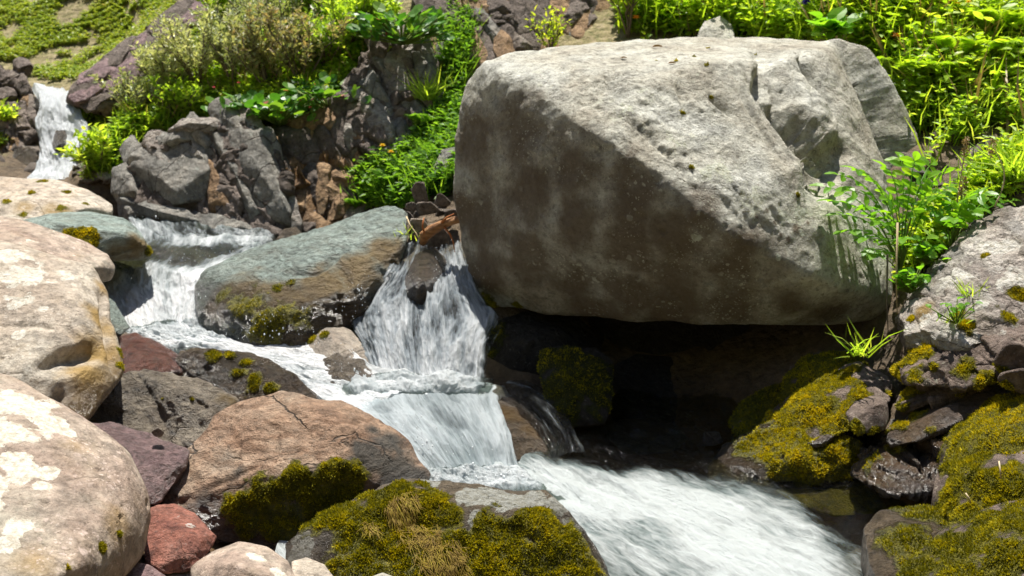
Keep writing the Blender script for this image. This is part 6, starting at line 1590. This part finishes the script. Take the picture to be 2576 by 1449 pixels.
# driftwood and roots caught beside the great boulder
g = P(1075, 600, 5.1)
root = link('driftwood_log', None, g, label='reddish driftwood stub jammed against the great boulder', cat='driftwood')
V, F = tube(np.array([P(1062, 612, 5.08), P(1068, 594, 5.06), P(1085, 580, 5.05), P(1110, 566, 5.02), P(1140, 556, 5.0), P(1170, 548, 4.98)]) - g, [.016, .026, .026, .022, .018, .016], 12, 3, .004)
link('trunk', mesh_np('trunk', V, F, MAT['driftwood']), parent=root)
for k, pl in enumerate([[(1118, 572, 5.0), (1132, 590, 4.98), (1140, 610, 4.97), (1144, 635, 4.96)], [(1110, 560, 5.0), (1125, 546, 5.0), (1142, 538, 5.0)], [(1072, 600, 5.04), (1062, 570, 5.04), (1066, 548, 5.05)]]):
    V, F = tube(np.array([P(*q) for q in pl]) - g, np.linspace(.006, .0025, len(pl)), 6)
    link('root', mesh_np('root', V, F, MAT['root_bark']), parent=root)
for k, (pl, lb) in enumerate([([(1022, 545, 5.24), (1030, 565, 5.2), (1045, 585, 5.18), (1055, 605, 5.15)], 'pale curved twig across the white flat stone'), ([(1018, 600, 5.2), (1022, 575, 5.2), (1024, 550, 5.2)], 'thin brown twig beside the slanting boulder'), ([(2257, 560, 4.2), (2254, 700, 4.17), (2256, 790, 4.15)], 'thin pale root hanging down beside the great boulder'), ([(2232, 640, 4.22), (2230, 760, 4.2), (2234, 850, 4.15)], 'dark root hanging at the right end of the overhang')]):
    pts = np.array([P(*q) for q in pl]); V, F = tube(pts - pts[0], np.linspace(.004, .002, len(pl)), 6)
    o = link('twig', mesh_np('twig', V, F, MAT['dry_stem' if k in (0, 2) else 'brown_stem']), pts[0], label=lb, cat='twig')
for k, (pl, lb) in enumerate([([(2512, 1160, 3.08), (2515, 1180, 3.06), (2517, 1205, 3.05)], 'pale dry needle on the dark olive moss boulder'), ([(2428, 1240, 3.06), (2436, 1252, 3.05), (2441, 1266, 3.05)], 'dry needle lower on the dark olive moss boulder')]):
    pts = np.array([P(*q) for q in pl]); V, F = tube(pts - pts[0], [.0025] * 3, 5)
    link('dry_needle', mesh_np('dry_needle', V, F, MAT['dry_stem']), pts[0], label=lb, cat='needle')
# fallen leaves on the boulder top and under the rusty face
r = np.random.default_rng(61)
gv, gf, gn = ROCKS['huge pale grey boulder with a flat top overhanging the pool']
topv = gv[(gn[:, 2] > .9)]
tx, ty, _ = proj(topv)
for k, (px, py, s, lb) in enumerate([(1640, 122, .05, 'curled brown leaf lying on the middle of the boulder top'), (1680, 165, .035, 'small brown leaf near the front edge of the boulder top'), (1560, 150, .03, 'flat brown leaf on the left half of the boulder top')]):
    i = np.argmin((tx - px) ** 2 + (ty - py) ** 2)
    V, F, R = leaves(np.zeros((1, 3)), np.array([[1., .2, .12]]), np.array([[0, .2, 1.]]), s, s * .5, np.array([.5]), 'oval', .35, .1)
    link('dead_leaf', mesh_np('dead_leaf', V, F, MAT['litter'], {'rnd': R}), topv[i] + np.array([0, 0, .006]), label=lb, cat='leaf')
px = in_poly(160, [(745, 585), (790, 555), (860, 545), (890, 570), (830, 600), (760, 605)], r)
g = ground_hit(px[:, 0], px[:, 1]); n = len(g)
L = r.uniform(.03, .08, n)
leafobj('leaf_litter', [leaves(g + np.array([0, 0, .015]), rdir(n, r, .2), rdir(n, r, 2.), L, L * .5, r.random(n), 'oval', .25, .1)], 'litter', kind='stuff')

# ------------------------------------------------------------------ flying drops of the white water
r = np.random.default_rng(41)
iv, if_ = ico(1)
C = []
def drops(n, px, py, d, sx, sy, size, up=0.):
    for k in range(n):
        q = P(px + r.normal() * sx, py + r.normal() * sy, d + r.normal() * .06)
        C.append((q, .36 * size * r.uniform(.4, 1.3) * (1.7 if r.random() < .12 else .8)))
drops(60, 700, 830, 4.55, 60, 25, .005); drops(40, 560, 850, 4.7, 40, 12, .005); drops(90, 1060, 1130, 3.72, 70, 35, .006); drops(1, 1480, 1100, 3.88, 45, 16, .005)
drops(60, 900, 760, 4.7, 25, 40, .005); drops(70, 860, 930, 4.35, 50, 30, .005); drops(80, 440, 800, 4.85, 80, 40, .005); drops(60, 1130, 690, 4.85, 25, 40, .005); drops(30, 1195, 900, 4.4, 14, 40, .003)
drops(60, 530, 650, 5.35, 60, 15, .004); drops(120, 1220, 1200, 3.68, 90, 16, .006); drops(40, 150, 400, 7.2, 40, 12, .008); drops(30, 345, 560, 6.0, 20, 14, .005)
Vs, Fs = [], []
for i, (q, s) in enumerate(C):
    ax = unit(np.array([r.normal() * .3, r.normal() * .2, -1]))
    v = iv * s
    v = v + np.outer(v @ ax, ax) * r.uniform(.2, 1.4)
    Vs.append(v + q); Fs.append(if_ + i * len(iv))
link('spray', mesh_np('spray', np.concatenate(Vs), np.concatenate(Fs), MAT['spray_drop']), kind='stuff')
print('objects', len(bpy.data.objects), 'faces', sum(len(m.polygons) for m in bpy.data.meshes))
